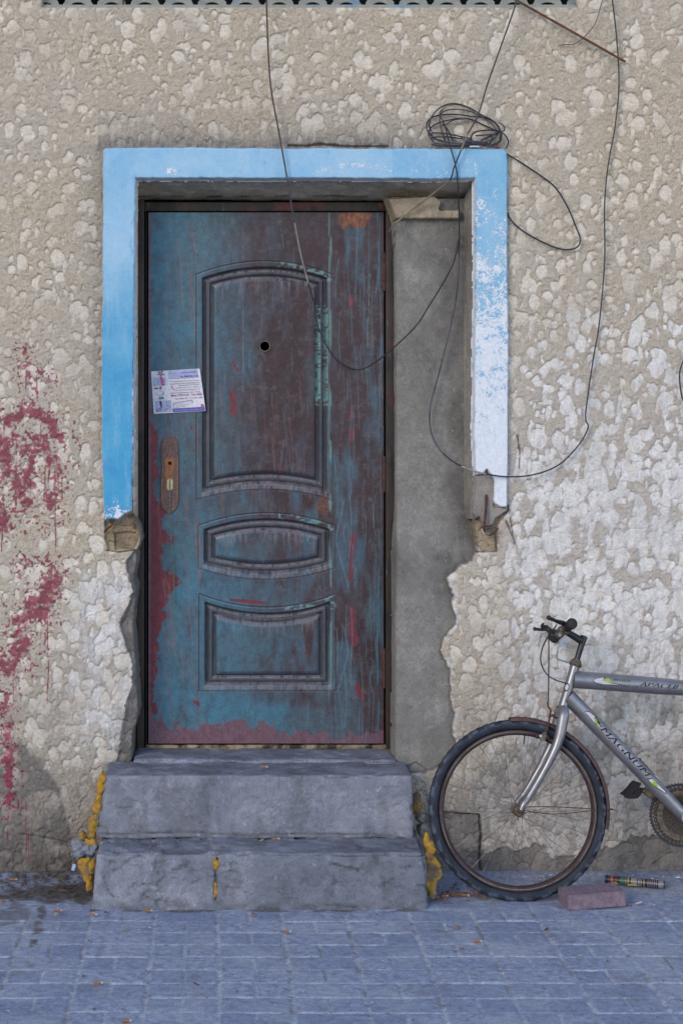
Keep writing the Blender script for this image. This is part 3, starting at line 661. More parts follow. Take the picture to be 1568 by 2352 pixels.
turq = np.maximum(turq, .8*sst(.56, .66, vn(X, Z, .012, 629))*((mx > 0) & (mx < 13) & (PX > 640))*((PY < 660) | ((PY > 1170) & (PY < 1230)) | ((PY > 1360) & (PY < 1400))))
turq = np.maximum(turq, .6*sst(.5, .62, vn(X*3, Z*.3, .03, 631))*(np.abs(PX-758) < 4))
scr = np.zeros(X.shape); rs = np.zeros(X.shape)
def stroke(arr, pts, w_, a_):
    x0 = min(p[0] for p in pts)-5; x1 = max(p[0] for p in pts)+5; y0 = min(p[1] for p in pts)-5; y1 = max(p[1] for p in pts)+5
    ci = np.where((PX[0] > x0) & (PX[0] < x1))[0]; ri = np.where((PY[:, 0] > y0) & (PY[:, 0] < y1))[0]
    if len(ci) < 2 or len(ri) < 2: return
    sl_ = (slice(ri[0], ri[-1]+1), slice(ci[0], ci[-1]+1))
    arr[sl_] = np.maximum(arr[sl_], a_*sst(w_+1.1, w_*.3, line_d(PX[sl_], PY[sl_], pts)))
for i in range(170):
    x_ = 735+145*rng.random()**.8; y_ = 490+1190*rng.random(); L = 30+170*rng.random()
    if 930 < y_ < 1100 and rng.random() < .4: continue
    sl0 = rng.normal(.01, .03); bow = rng.normal(0, 3.5)
    stroke(scr, [(x_+sl0*L*t+bow*t*(1-t)*4, y_+L*t) for t in (0, .25, .5, .75, 1)], .2+.8*rng.random()**2, .18+.5*rng.random()**2)
for i in range(70):
    x_ = 470+260*rng.random(); y_ = 500+1150*rng.random(); L = 15+50*rng.random()
    stroke(scr, [(x_, y_), (x_+rng.normal(0, 4), y_+L)], .5, .15+.3*rng.random())
for i in range(60):
    x_ = 350+110*rng.random(); y_ = 495+1100*rng.random(); L = 50+130*rng.random()
    stroke(rs, [(x_+rng.normal(0, 2)+12*t, y_+L*t) for t in (0, .5, 1)], .5+.8*rng.random(), .25+.4*rng.random())
for i in range(40):
    x_ = 500+220*rng.random(); y_ = 860+260*rng.random(); L = 30+80*rng.random()
    stroke(rs, [(x_+6*t, y_+L*t) for t in (0, .5, 1)], .6, .2+.2*rng.random())
for pts in ([(700, 1225), (708, 1215), (714, 1225), (706, 1240), (712, 1250)], [(790, 1150), (770, 1240), (800, 1350)], [(775, 1590), (800, 1500), (790, 1440)]): stroke(scr, pts, .8, .7)
groove_shade = np.maximum(sst(1.8, .6, np.abs(mx-.6))*.8, .6*sst(2.6, 1, np.minimum(np.abs(mx-18.5), np.abs(mx-36)))*(mx > 5)*sst(.25, .5, fbm(X, Z, .04, 3, 641)))  # dark lines painted into the moulding grooves in place of shade
keepd = ph > 10
grid('door_leaf', X-DR.location.x, DY-.008-h-DR.location.y, Z-DR.location.z, keepd, M['door'], DR, dict(teal=teal, low=low, mould=mould, dust=dust, red=red*(1-.0*mould), pink=pink, scratch=scr*(1-.5*mould), rscratch=rs, cyan=cyan, rust=rust, turq=turq, groove_shade=groove_shade))
dl = lambda px, py, y: loc(DR, W(px, py, y))
def dbox(name, x0, x1, y0, y1, f, b, m, bev=.002):
    a = dl(x0, y0, f); c = dl(x1, y1, f); mb = MB(); mb.box(((a.x+c.x)/2, (a.y+b-DR.location.y)/2, (a.z+c.z)/2), (abs(c.x-a.x)/2, abs(b-f)/2, abs(a.z-c.z)/2), bev=bev); return mb.build(name, m, DR)
dbox('leaf_edge', 342, 880, 488, 1706, DY+.022, DY+.045, M['frame'])
dbox('jamb', 314, 331, 458, 1722, DY-.022, DY+.05, M['frame']); dbox('jamb', 333, 338, 486, 1722, DY-.006, DY+.05, M['black'])
dbox('jamb', 886, 909, 462, 1722, DY-.022, DY+.05, M['frame']); dbox('head_rail', 331.5, 885.5, 464, 484, DY-.020, DY+.05, M['frame'])
dbox('threshold', 335, 886, 1712, 1725, DY-.012, DY+.06, M['brass'], .001)
dbox('back_panel', 312, 912, 455, 1726, DY+.06, DY+.075, M['black'])
mb = MB(); mb.revolve(dl(875, 472, DY-.020), (0, -1, 0), [(0, .014), (.001, .014), (.003, .010)], 18); mb.build('rail_button', M['rust'], DR)
for (a, b) in ((580, 668), (1048, 1130), (1490, 1580)):
    mb = MB(); mb.tube([dl(882, a, DY-.012), dl(882, b, DY-.012)], .0055, 12); mb.build('hinge', M['rust'], DR)
mb = MB(); c = dl(608, 795, DY-.010); mb.revolve(c, (0, 1, 0), [(-.0035, .0185), (-.0055, .0205), (-.002, .0215), (.004, .0205), (.004, .0165), (-.003, .0162), (-.0035, .0185)], 32)
ph_ = mb.build('peephole', simple('dull_brass_ring', (.30, .27, .22), .6, .2), DR)
mb = MB(); mb.revolve(c, (0, 1, 0), [(.012, .0165), (.03, .017)], 24); mb.build('hole', M['black'], ph_)
mb = MB(); mb.ball(c+Vector((.005, .004, -.006)), .0045, 2, (1, 1, 1.3)); mb.build('lens_glint', M['paper'], ph_)
# lock plate
def plate(pts, f, b, m, name, par, bev=.0015):
    q = [dl(x, y, f) for x, y in pts]; mb = MB(); mb.prism([(p.x, p.z) for p in q], f-DR.location.y, b-DR.location.y); o = mb.build(name, m, par, False)
    bm = bmesh.new(); bm.from_mesh(o.data); bmesh.ops.bevel(bm, geom=[e for e in bm.edges if abs(e.verts[0].co.y-e.verts[1].co.y) < 1e-6 and e.verts[0].co.y < b-DR.location.y-1e-4], offset=bev, segments=2, affect='EDGES'); bm.to_mesh(o.data); bm.free(); return o
LP = [(389, 998), (398, 1003), (408, 1012), (409, 1028), (409, 1160), (403, 1172), (390, 1181), (380, 1176), (371, 1165), (370, 1150), (370, 1022), (373, 1009)]
lp = plate(LP, DY-.018, DY-.006, M['lock'], 'lock_plate', DR, .003)
plate([(406.5, 1045), (408.6, 1045), (408.6, 1150), (406.5, 1150)], DY-.0192, DY-.018, M['lockedge'], 'bare_edge', lp, .0002)
plate([(370.4, 1100), (372.4, 1100), (372.4, 1152), (370.4, 1152)], DY-.0192, DY-.018, M['lockedge'], 'bare_edge', lp, .0002)
plate([(379, 1052), (400, 1052), (400, 1076), (394, 1090), (379, 1098)], DY-.0195, DY-.018, M['lockedge'], 'bare_patch', lp, .0003)
plate([(381, 1096), (398, 1094), (399, 1126), (381, 1127)], DY-.0195, DY-.018, M['lockedge'], 'bare_patch', lp, .0003)
mb = MB(); mb.revolve(dl(390, 1064, DY-.0198), (0, 1, 0), [(0, .0075), (.001, .0078)], 20); mb.build('handle_hole', M['black'], lp)
cy = [(390+7*math.cos(a)*1.0, 1112+(8 if math.sin(a) > 0 else -6)+6*math.sin(a)) for a in [2*math.pi*k/24 for k in range(24)]]
cyo = plate(cy, DY-.024, DY-.019, M['cyl'], 'lock_cylinder', lp, .001)
plate([(389, 1108), (391, 1108), (391, 1120), (389, 1120)], DY-.0245, DY-.023, M['black'], 'key_slot', cyo, .0001)
for q in range(14):
    a = 2*math.pi*q/7; yy = 1030 if q < 7 else 1150
    mb = MB(); mb.ball(dl(389.5+9*math.cos(a), yy+9*math.sin(a), DY-.018), .0028, 1, (1, .6, 1)); mb.build('ornament', M['lock'], lp)

# ---------------------------------------------------------------- leaflet
def zl(x, y, lay): px, py = Zl(x, y); return W(px, py, DY-.014-.0005*lay)
LF = empty('leaflet', zl(780, 1140, 0), 'small white cleaning leaflet printed in violet and pink, stuck crooked on the door', 'leaflet')
def lpoly(name, pts, m, lay, par=None):
    mb = MB(); mb.add([loc(LF, zl(x, y, lay)) for x, y in pts], [tuple(range(len(pts)))]); o = mb.build(name, m, par or LF, False); return o
def skew(u, v_):                                       # leaflet coordinates 0..1 -> zoomed px
    a = np.array((175, 265)); b = np.array((1215, 205)); c = np.array((1345, 1110)); e = np.array((235, 1175))
    return tuple(a*(1-u)*(1-v_)+b*u*(1-v_)+c*u*v_+e*(1-u)*v_)
mb = MB(); n = 8; V = []
for jx in range(n+1):
    for ix in range(n+1):
        p = loc(LF, zl(*skew(ix/n, jx/n), 0)); p.y -= .0025*math.sin(ix/n*3.1)*.4+(.003 if ix == n and jx < 3 else 0); V.append(p+Vector((0, .002, 0)))
mb.add(V, [(jx*(n+1)+ix, jx*(n+1)+ix+1, (jx+1)*(n+1)+ix+1, (jx+1)*(n+1)+ix) for jx in range(n) for ix in range(n)]); mb.build('paper', M['paper'], LF)
def lrect(name, u0, v0, u1, v1, m, lay): return lpoly(name, [skew(u0, v0), skew(u1, v0), skew(u1, v1), skew(u0, v1)], m, lay)
def lell(name, u, v_, a, b, m, lay, rot=0):
    return lpoly(name, [skew(u+a*math.cos(t)*math.cos(rot)-b*math.sin(t)*math.sin(rot), v_+a*math.cos(t)*math.sin(rot)+b*math.sin(t)*math.cos(rot)) for t in [2*math.pi*k/14 for k in range(14)]], m, lay)
lrect('heading_band', .36, .01, .95, .2, M['plilac'], 3.2)
lrect('bottom_band', .37, .90, .985, .985, M['pviolet'], 3.2)
lrect('picture', .04, .15, .29, .34, M['plilac'], 3.2); lrect('picture', .045, .70, .35, .96, M['plilac'], 3.2)
def text(name, body, size, m, fn, shear=0, res=2, bold=.025):
    cu = bpy.data.curves.new(name, 'FONT'); cu.body = body; cu.size = size; cu.shear = shear; cu.resolution_u = res; cu.space_character = 1.0; cu.offset = size*bold; cu.space_character = 1.08 if False else 1.04
    to = bpy.data.objects.new('t', cu); S.collection.objects.link(to); dg = bpy.context.evaluated_depsgraph_get()
    me = bpy.data.meshes.new_from_object(to.evaluated_get(dg)); bpy.data.objects.remove(to); bpy.data.curves.remove(cu)
    return me
def put_text(name, body, u, v_, wid, hgt, m, lay=5, slope=0):
    me = text(name, body, 1, m, None); xs_ = [q.co.x for q in me.vertices]; ys_ = [q.co.y for q in me.vertices]
    if not xs_: return
    x0, x1, y0, y1 = min(xs_), max(xs_), min(ys_), max(ys_)
    for q in me.vertices:
        a = (q.co.x-x0)/(x1-x0); b = (q.co.y-y0)/(y1-y0); q.co = loc(LF, zl(*skew(u+wid*a, v_-hgt*b-slope*a), lay))
    me.materials.append(m); link(bpy.data.objects.new(name, me), LF)
put_text('print', 'AL MAHA Cle', .58, .185, .375, .05, M['pviolet'])
try: put_text('print', '\ufe95\ufe8e\ufed4\ufef4\ufec8\ufee8\ufe98\ufee0\ufedf', .58, .095, .34, .05, M['pviolet'])
except Exception: pass
put_text('print', 'Mob: 77971124 - Tel: 4428', .37, .62, .60, .05, M['pred'])
put_text('print', 'Fax: 44681127 - P. O. Box 1488', .44, .69, .53, .034, M['pgrey'])
for k, (u0, u1, v0) in enumerate(((.37, .95, .26), (.36, .95, .315), (.52, .95, .36), (.47, .95, .415), (.44, .95, .47), (.36, .95, .53))):
    mb = MB(); t = u0; q_ = 0; V = []; Fc = []
    while t < u1:
        w_ = .014+.022*random.random(); o_ = len(V); hh = .008+.008*random.random()
        V += [loc(LF, zl(*skew(min(t+w_, u1) if s_ in (1, 2) else t, v0+(hh if s_ > 1 else 0)), 5)) for s_ in range(4)]; Fc.append((o_, o_+1, o_+2, o_+3)); t += w_+.005
    mb.add(V, Fc).build('print', M['pgrey'], LF, False)
for (u, v_) in ((.40, .395), (.42, .445)): lell('flower', u, v_, .016, .02, M['ppink'], 5)
for k in range(5): lell('flower', .2+.045*math.cos(k*1.2+.4), .065+.045*math.sin(k*1.2+.4), .035, .014, M['pred'], 4+.2*k, k*1.2+.4)
lell('figure', .215, .245, .038, .065, M['ppink'], 5); lell('figure', .195, .17, .03, .03, M['pgrey'], 5); lell('figure', .225, .33, .03, .015, M['pdark'], 5.4)
lell('figure', .17, .40, .022, .045, M['ppink'], 4.2); lell('figure', .165, .525, .065, .05, M['pteal'], 4); lell('figure', .15, .52, .06, .042, M['paper'], 5); lrect('figure', .12, .61, .22, .665, M['pteal'], 4.5); lell('figure', .085, .405, .045, .014, M['pdark'], 4.5, -.12)
lpoly('figure', [skew(.12, .71), skew(.17, .71), skew(.165, .87), skew(.145, .87)], M['pdark'], 4.5); lell('figure', .10, .91, .05, .03, M['pdark'], 4.6, -.5); lell('figure', .10, .91, .03, .018, M['plilac'], 5.2, -.5)
lpoly('figure', [skew(.25, .71), skew(.265, .71), skew(.265, .81), skew(.34, .87), skew(.34, .885), skew(.255, .83)], M['pgrey'], 4.5); lell('figure', .27, .92, .05, .028, M['pgrey'], 4.6, .2); lell('figure', .28, .93, .03, .014, M['paper'], 5.2, .2)
for (a, b, c, e) in ((.40, .775, .76, .725), (.76, .725, .765, .80), (.40, .775, .39, .885)):
    A = loc(LF, zl(*skew(a, b), 5)); B = loc(LF, zl(*skew(c, e), 5)); MB().tube([A, B], .0007, 6).build('stamp_frame', M['pdark'], LF)
for q in range(3): put_text('print', ('call us for any', 'cleaning service', 'all day')[q], .43, .825+.035*q-.01, .28-.07*(q == 2), .018, M['pgrey'], 5, .02)
lell('flower', .95, .87, .03, .04, M['ppink'], 5.5); put_text('print', 'www.almaha-cleaning.com', .40, .965, .54, .034, M['plilac'], 5)

# green thread out of the lock
th = MB(); P = [W(389, 1066, DY-.022), W(390, 1100, DY-.030), W(390, 1180, DY-.026), W(392, 1230, DY-.022), W(397, 1290, DY-.022), W(399, 1340, DY-.022), W(398, 1378, DY-.022)]
th.tube(spline(P, 5), .0012, 6); th.ball(W(399, 1381, DY-.022), .004, 2, (1, 1, 1.2), .5, 3); th.tube([W(399, 1381, DY-.022), W(406, 1388, DY-.02), W(410, 1386, DY-.018)], .0008, 5)
tag(th.build('thread', M['thread']), 'thin green thread hanging from the handle hole of the door lock', 'thread')

# ---------------------------------------------------------------- steps
def block(name, x0, x1, y0, y1, z0, z1, m, parent, res=.006, r=.012, amp=.004, seed=0, tl=0, tr=0, cracks=(), slope=0, terr=.004, yc=None):
    def fc(a, b, c, fix):
        A, B = np.meshgrid(np.linspace(-1, 1, a), np.linspace(-1, 1, b)); Cc = np.full(A.shape, c); return A, B, Cc
    nx = max(2, int((x1-x0)/res)); ny = max(2, int((y1-y0)/res)); nz = max(2, int((z1-z0)/res)); V = []; Fq = []; off = 0
    for ax, (na, nb) in ((0, (ny, nz)), (1, (nx, nz)), (2, (nx, ny))):
        for s_ in (-1, 1):
            if ax == 1 and s_ == 1 or ax == 2 and s_ == -1: continue
            A, B = np.meshgrid(np.linspace(-1, 1, na), np.linspace(-1, 1, nb)); Cc = np.full(A.shape, float(s_))
            P = {0: (Cc, A, B), 1: (A, Cc, B), 2: (A, B, Cc)}[ax]
            V.append(np.stack([p.ravel() for p in P], -1)); id_ = np.arange(na*nb).reshape(nb, na)+off
            q = np.stack([id_[:-1, :-1], id_[:-1, 1:], id_[1:, 1:], id_[1:, :-1]], -1).reshape(-1, 4)
            if (ax, s_) in ((0, -1), (1, 1), (2, -1)): q = q[:, ::-1]
            Fq.append(q); off += na*nb
    V = np.concatenate(V); Fq = np.concatenate(Fq)
    key = np.round(V*1e5).astype(np.int64); _, fi, inv = np.unique(key, axis=0, return_index=True, return_inverse=True); inv = inv.ravel(); V = V[fi]; Fq = inv[Fq]
    hs = np.array([(x1-x0)/2, (y1-y0)/2, (z1-z0)/2]); P = V*hs
    inner = np.clip(P, -(hs-r), hs-r); dn_ = P-inner; L = np.linalg.norm(dn_, axis=1, keepdims=True)+1e-9; nrm = dn_/L
    P = inner+nrm*r; Pw = P+np.array([(x0+x1)/2, (y0+y1)/2, (z0+z1)/2])
    t = (Pw[:, 2]-z0)/(z1-z0); wL = np.clip((x1-Pw[:, 0])/(x1-x0), 0, 1); Pw[:, 0] -= tl*(1-t)*wL; Pw[:, 0] += tr*(1-t)*(1-wL)
    f1 = fbm3(Pw, .12, 4, seed); f2 = fbm3(Pw*np.array([1, 1, 1.6]), .06, 4, seed+7)
    f2 = .5*f2+.5*fbm3(Pw, .21, 3, seed+5)
    d_ = amp*(f1-.5)*2.2-terr*sst(.555, .575, f2)+amp*.8*(fbm3(Pw, .025, 4, seed+9)-.5)
    dk = np.zeros(len(Pw))
    pxx = 500+Pw[:, 0]*F/(CAMD+Pw[:, 1]); pyy = 900+(EYE-Pw[:, 2])*F/(CAMD+Pw[:, 1])
    jit = 3*(fbm3(Pw, .02, 3, seed+21)-.5)
    for (ln, w_, a_, depth) in cracks:
        c_ = a_*sst(w_+1.2, w_*.4, line_d(pxx, pyy, ln)+jit)*(np.abs(Pw[:, 1]-y0) < .03); dk = np.maximum(dk, c_); d_ = d_-depth*c_
    edg = np.sort(np.abs(nrm), axis=1)[:, 1]
    chp = sst(.25, .6, edg)*sst(.50, .60, .6*fbm3(Pw, .045, 4, seed+31)+.4*fbm3(Pw, .15, 2, seed+33)); d_ = d_-.014*chp
    dk = np.maximum(dk, .35*sst(.5, .68, fbm3(Pw*np.array([1, 1, .45]), .05, 4, seed+41)))
    dk = np.maximum(dk, .45*(np.abs(nrm[:, 2]) > .8)*sst(.42, .6, fbm3(Pw, .08, 4, seed+43)))
    dk = np.maximum(dk, .6*sst(.045, .0, Pw[:, 2]-z0-.03*(z0 < 0))*sst(.35, .6, fbm3(Pw, .04, 3, seed+45)))  # broken dirt along the block's foot, also painted in as contact shadow
    Pw = Pw+nrm*d_[:, None]; Pw[:, 2] += slope*(Pw[:, 1]-y1)*(t > .5)
    org = np.array(parent.location); 
    return mesh(name, Pw-org, Fq, m, parent, True, dict(dark=dk))
ST = empty('doorstep', (.14, -.22, 0), 'two worn grey cement steps with yellow foam in their joints below the door', 'steps')
up_c = [([(640, 1775), (640, 1815)], 1.5, .5, .0005), ([(270, 1830), (330, 1842)], 1, .5, .002), ([(215, 1895), (245, 1903), (250, 1915)], 1.2, .7, .004), ([(230, 1918), (420, 1912), (560, 1920), (700, 1916), (900, 1920)], 2.0, .8, .006),
        ([(300, 1800), (430, 1840), (520, 1860)], .6, .4, .001), ([(560, 1880), (640, 1850), (720, 1830)], .6, .45, .001), ([(880, 1805), (930, 1803)], 1, .5, .002), ([(870, 1845), (905, 1847), (920, 1843)], 1, .5, .002)]
block('upper_step', -.417, .712, -.24, .0, .19, .431, M['step'], ST, .0055, .012, .0045, 31, .03, .004, up_c, .015, .003)
lo_c = [([(496, 1972), (494, 2000), (495, 2030), (494, 2068)], 3.6, .95, .016), ([(760, 1983), (790, 1990), (822, 1997)], 2.2, .95, .012), ([(238, 2010), (248, 2050), (262, 2062)], 1.6, .8, .006), ([(270, 1995), (246, 2004)], 1.6, .7, .005), ([(395, 1995), (430, 1992)], 1.8, .85, .008),
        ([(225, 1958), (330, 1964), (440, 1962), (560, 1958), (700, 1964), (850, 1962), (960, 1966)], .9, .55, .003), ([(330, 2058), (360, 2070), (400, 2072)], 1.4, .7, .004), ([(560, 2050), (620, 2062), (700, 2068)], 1.2, .5, .003), ([(870, 2010), (905, 2030), (920, 2060), (915, 2088)], 1.1, .5, .002), ([(700, 2085), (760, 2080), (830, 2086)], 1.8, .7, .005), ([(480, 1995), (380, 2004), (360, 2003)], 1, .5, .003)]
block('lower_step', -.427, .735, -.45, -.015, -.03, .203, M['step'], ST, .0055, .014, .007, 47, .022, .01, lo_c, .01, .008)
block('door_sill', W(306, 0, 0).x, W(915, 0, 0).x, -.03, .20, .36, .441, M['step'], ST, .006, .014, .005, 53, 0, .03, (), .0, .004)
def stl(p): return Vector(p)-ST.location
foams = [((0, 0), [((236, 1785, -.235), 7, 12), ((230, 1810, -.235), 8, 14), ((226, 1838, -.23), 8, 15), ((220, 1862, -.23), 9, 14), ((214, 1888, -.235), 9, 13), ((212, 1905, -.235), 7, 10)]),
         ((0, 0), [((190, 1920, -.2), 9, 9), ((212, 1920, -.22), 9, 12), ((203, 1940, -.26), 10, 11), ((214, 1937, -.26), 8, 8), ((196, 1930, -.2), 7, 8)]),
         ((0, 0), [((196, 1992, -.32), 16, 18), ((205, 2010, -.34), 12, 16), ((212, 1992, -.36), 9, 14), ((204, 2032, -.35), 7, 12)]),
         ((0, 0), [((954, 1842, -.17), 12, 17), ((956, 1853, -.17), 12, 14)]),
         ((0, 0), [((980, 1930, -.33), 8, 14), ((988, 1950, -.33), 9, 14), ((984, 1978, -.36), 10, 16), ((994, 1990, -.35), 14, 18), ((996, 2008, -.35), 15, 14), ((984, 2024, -.37), 14, 20), ((990, 2045, -.37), 10, 14), ((992, 2056, -.38), 7, 9), ((978, 2006, -.37), 8, 16)]),
         ((0, 0), [((493, 1974, -.442), 5, 6), ((496, 1981, -.442), 6, 7), ((495, 1992, -.438), 4, 6)]), ((0, 0), [((496, 2034, -.442), 4.5, 8), ((495, 2048, -.442), 5.5, 9), ((494, 2058, -.442), 4, 6)])]
def lumps(balls, name, m, parent, org, vox=.0035, amp=.006, seed=0):
    mb = MB()
    for q, (c, sc) in enumerate(balls): mb.ball(c, 1, 3, sc, .45, seed+q)
    me = bpy.data.meshes.new('t'); me.from_pydata(mb.v, [], mb.f); to = bpy.data.objects.new('t', me); S.collection.objects.link(to)
    md = to.modifiers.new('r', 'REMESH'); md.mode = 'VOXEL'; md.voxel_size = vox; bpy.context.view_layer.update()
    ev = to.evaluated_get(bpy.context.evaluated_depsgraph_get()); m2 = bpy.data.meshes.new_from_object(ev); bpy.data.objects.remove(to)
    p = np.array([q.co for q in m2.vertices]); nn_ = np.array([q.normal for q in m2.vertices])
    p = p+nn_*(amp*(fbm3(p, .022, 4, seed)-.5)*3+amp*.5*(fbm3(p, .006, 2, seed+1)-.5))[:, None]; m2.vertices.foreach_set('co', p.astype(np.float32).ravel()); m2.name = name
    m2.polygons.foreach_set('use_smooth', np.ones(len(m2.polygons), bool)); m2.materials.clear(); m2.materials.append(m)
    at = m2.attributes.new('dark', 'FLOAT', 'POINT'); at.data.foreach_set('value', (.6*sst(.55, .7, fbm3(p, .02, 3, seed+3))).astype(np.float32)); m2.update()
    return link(bpy.data.objects.new(name, m2), parent)
for k, (_, bl) in enumerate(foams):
    lumps([(stl(W(px, py, y)), (a*1.12*(CAMD+y)/F, min(a, 12)*(CAMD+y)/F*.9, b*1.25*(CAMD+y)/F)) for (px, py, y), a, b in bl], 'foam', M['foam'], ST, None, .0028, .005, k*11)
mb = MB(); mb.ball(stl(W(965, 1878, -.14)), 1, 3, (.018, .03, .02), .5, 3); mb.ball(stl(W(968, 1905, -.14)), 1, 3, (.022, .03, .024), .6, 5); mb.build('rubble', M['cement'], ST)
# rock at the left end of the steps
rk = lumps([(W(190, 1955, -.24), (.042, .05, .034)), (W(208, 1950, -.26), (.022, .03, .025)), (W(178, 1945, -.22), (.02, .03, .02))], 'rock', M['step'], None, None, .004, .012, 12)
tag(rk, 'rough grey lump of cement wedged at the left end of the steps', 'rock')

# ---------------------------------------------------------------- ground
def pave_material():
    n = N('dusty_pavers', .85, 0, .25)
    br = n.mix(n.at('tone'), (.215, .262, .385), (.325, .365, .485))
    br = n.mix(n.noise(35, 6, .7, None, .4, .65), br, (.20, .225, .305))
    br = n.mix(n.noise(4, 5, .6, None, .45, .68), br, (.32, .355, .435))
    br = n.mix(n.noise(170, 3, .6, None, .62, .72), br, (.33, .33, .34))
    jt = n.mix(n.noise(30, 5, .7, None, .4, .6), (.41, .45, .53), (.31, .345, .42))
    c = n.mix(n.math('MULTIPLY', n.at('joint'), n.noise(25, 5, .7, None, .2, .5)), br, jt)
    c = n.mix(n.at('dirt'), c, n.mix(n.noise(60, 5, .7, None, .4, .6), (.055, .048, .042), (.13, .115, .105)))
    c = n.mix(n.rng(n.noise(5, 7, .75), .52, .68, 0, .5), c, (.16, .165, .20)); c = n.mix(n.noise(75, 3, .5, None, .68, .74), c, (.09, .08, .075)); c = n.grit(c, .24)
    n.col(c); n.bump(n.math('ADD', n.noise(60, 6, .7), n.math('MULTIPLY', n.noise(300, 3), .5)), .003, .6); return n.m
M['pave'] = pave_material()
X, Yg = np.meshgrid(axis(-2.6, 3.6, -.95, 1.75, .005, .03), axis(-3.2, .03, -1.75, .02, .0045, .03))
CW, RH = .2215, .127; skx = X+.010*(vn(X, Yg, .6, 3)-.5)+.05*(Yg+1.2)*0
v_ = (Yg+.965)/RH+.06*(vn(X, Yg, .5, 5)-.5); u_ = skx/CW
i_ = np.floor(u_); j_ = np.floor(v_); fu = (u_-i_)*CW; fv = (v_-j_)*RH
spl = ((i_+j_) % 2 == 1)
du = np.minimum(fu, CW-fu); dm_ = np.where(spl, np.abs(fu-CW/2), 1); dv = np.minimum(fv, RH-fv)
jd = np.minimum(np.minimum(du-.002, dm_-.0), dv+.0012)+.003*(fbm(X, Yg, .012, 3, 7)-.5)*2
joint = sst(.0095, .0030, jd)*(.35+.65*sst(.3, .55, fbm(X, Yg, .08, 3, 39)))
half = np.where(spl & (fu > CW/2), 1, 0)
tone = _h(i_.astype(np.int64), j_.astype(np.int64), half.astype(np.int64), 99)
sm = sst(-.50, -.42, Yg+.05*(fbm(X, Yg, .2, 3, 11)-.5)*2)          # cement smear along wall and steps
joint = joint*(1-.85*sm)
hz = -.0032*sst(.008, .002, jd)*(1-.85*sm)+.0035*(tone-.5)*(1-sm)+.006*(fbm(X, Yg, .35, 2, 13)-.5)+.0015*(fbm(X, Yg, .02, 3, 15)-.5)+.008*sm*(fbm(X, Yg, .08, 4, 17)-.5)
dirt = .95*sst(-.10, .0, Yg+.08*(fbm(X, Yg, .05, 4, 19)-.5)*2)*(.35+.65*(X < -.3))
dirt = np.maximum(dirt, .95*sst(.08, .02, np.hypot((X+.60)*.55, (Yg+.24)*.9)-.06+.09*(fbm(X, Yg, .06, 4, 21)-.5)*2))
dirt = np.maximum(dirt, .55*sst(.05, -.02, X+.62+.12*(Yg+.8)+.06*(fbm(X, Yg, .08, 3, 23)-.5)*2)*sst(-.95, -.5, Yg)*sst(.35, .6, fbm(X, Yg, .06, 3, 25)))
dirt = np.maximum(dirt, .85*sst(.024, .006, np.abs(X+.615+.05*(Yg+.6)+.03*(fbm(X, Yg, .1, 3, 27)-.5)))*sst(-1.12, -1.0, Yg)*(Yg < -.3)*sst(.4, .6, fbm(X, Yg, .05, 3, 29)))
dirt = np.maximum(dirt, .8*sst(.03, .005, np.abs(Yg+.46+.01*(fbm(X, Yg, .1, 3, 31)-.5)))*(X > -.45)*(X < .75)*sst(.42, .6, fbm(X, Yg, .05, 3, 33)))  # dirt where the lower step meets the paving, doubling as painted contact shadow
dirt = np.maximum(dirt, .5*sst(.52, .7, fbm(X, Yg, .05, 3, 37))*joint)
Z = hz+.012*sst(-.06, .01, Yg)
po = grid('pavement', X, Yg, Z, None, M['pave'], None, dict(joint=joint, tone=tone, dirt=np.clip(dirt, 0, 1))); tag(po, 'grey and mauve block paving with sandy joints in front of the house', None, None, 'structure')
g = MB(); g.add([(-60, -90, -.03), (60, -90, -.03), (60, 30, -.03), (-60, 30, -.03)], [(0, 1, 2, 3)]); go = g.build('ground', simple('street_dust', (.13, .125, .12), .9, 0, sc=3, bump=.003), None, False); tag(go, 'flat dusty street ground reaching away from the house', None, None, 'structure')

# ---------------------------------------------------------------- cables
def cable(name, pts, r, m, label, cat='cable', extra=()):
    root = None; P = [W(*p) for p in pts]
    o = MB().tube(spline(P, 7), r, 8).build(name, m); tag(o, label, cat)
    for (i0, i1, m2, nm) in extra:
        P2 = [W(*p) for p in pts]; sp_ = spline(P2, 7)[i0*7:i1*7+1]; q = MB().tube(sp_, r*1.12, 8).build(nm, m2, o)
    return o
y1 = -.045
cable('cable', [(611, -60, -.06), (612, 0, -.06), (615, 100, -.055), (622, 200, -.05), (638, 290, -.05), (655, 385, -.05), (664, 440, -.03), (676, 510, .04), (692, 590, .10), (708, 650, .14), (722, 700, .16), (728, 742, .165), (745, 785, .16), (772, 825, .15), (815, 848, .14), (852, 838, .12), (905, 797, .075), (955, 748, .07), (985, 702, .06), (1020, 645, .05), (1042, 600, .045), (1053, 550, .04)],
      .0030, M['cable'], 'black cable hanging from above, drooping across the upper door panel', extra=((7, 9, M['cablel'], 'worn_section'), (5, 7, M['cableg'], 'worn_section')))
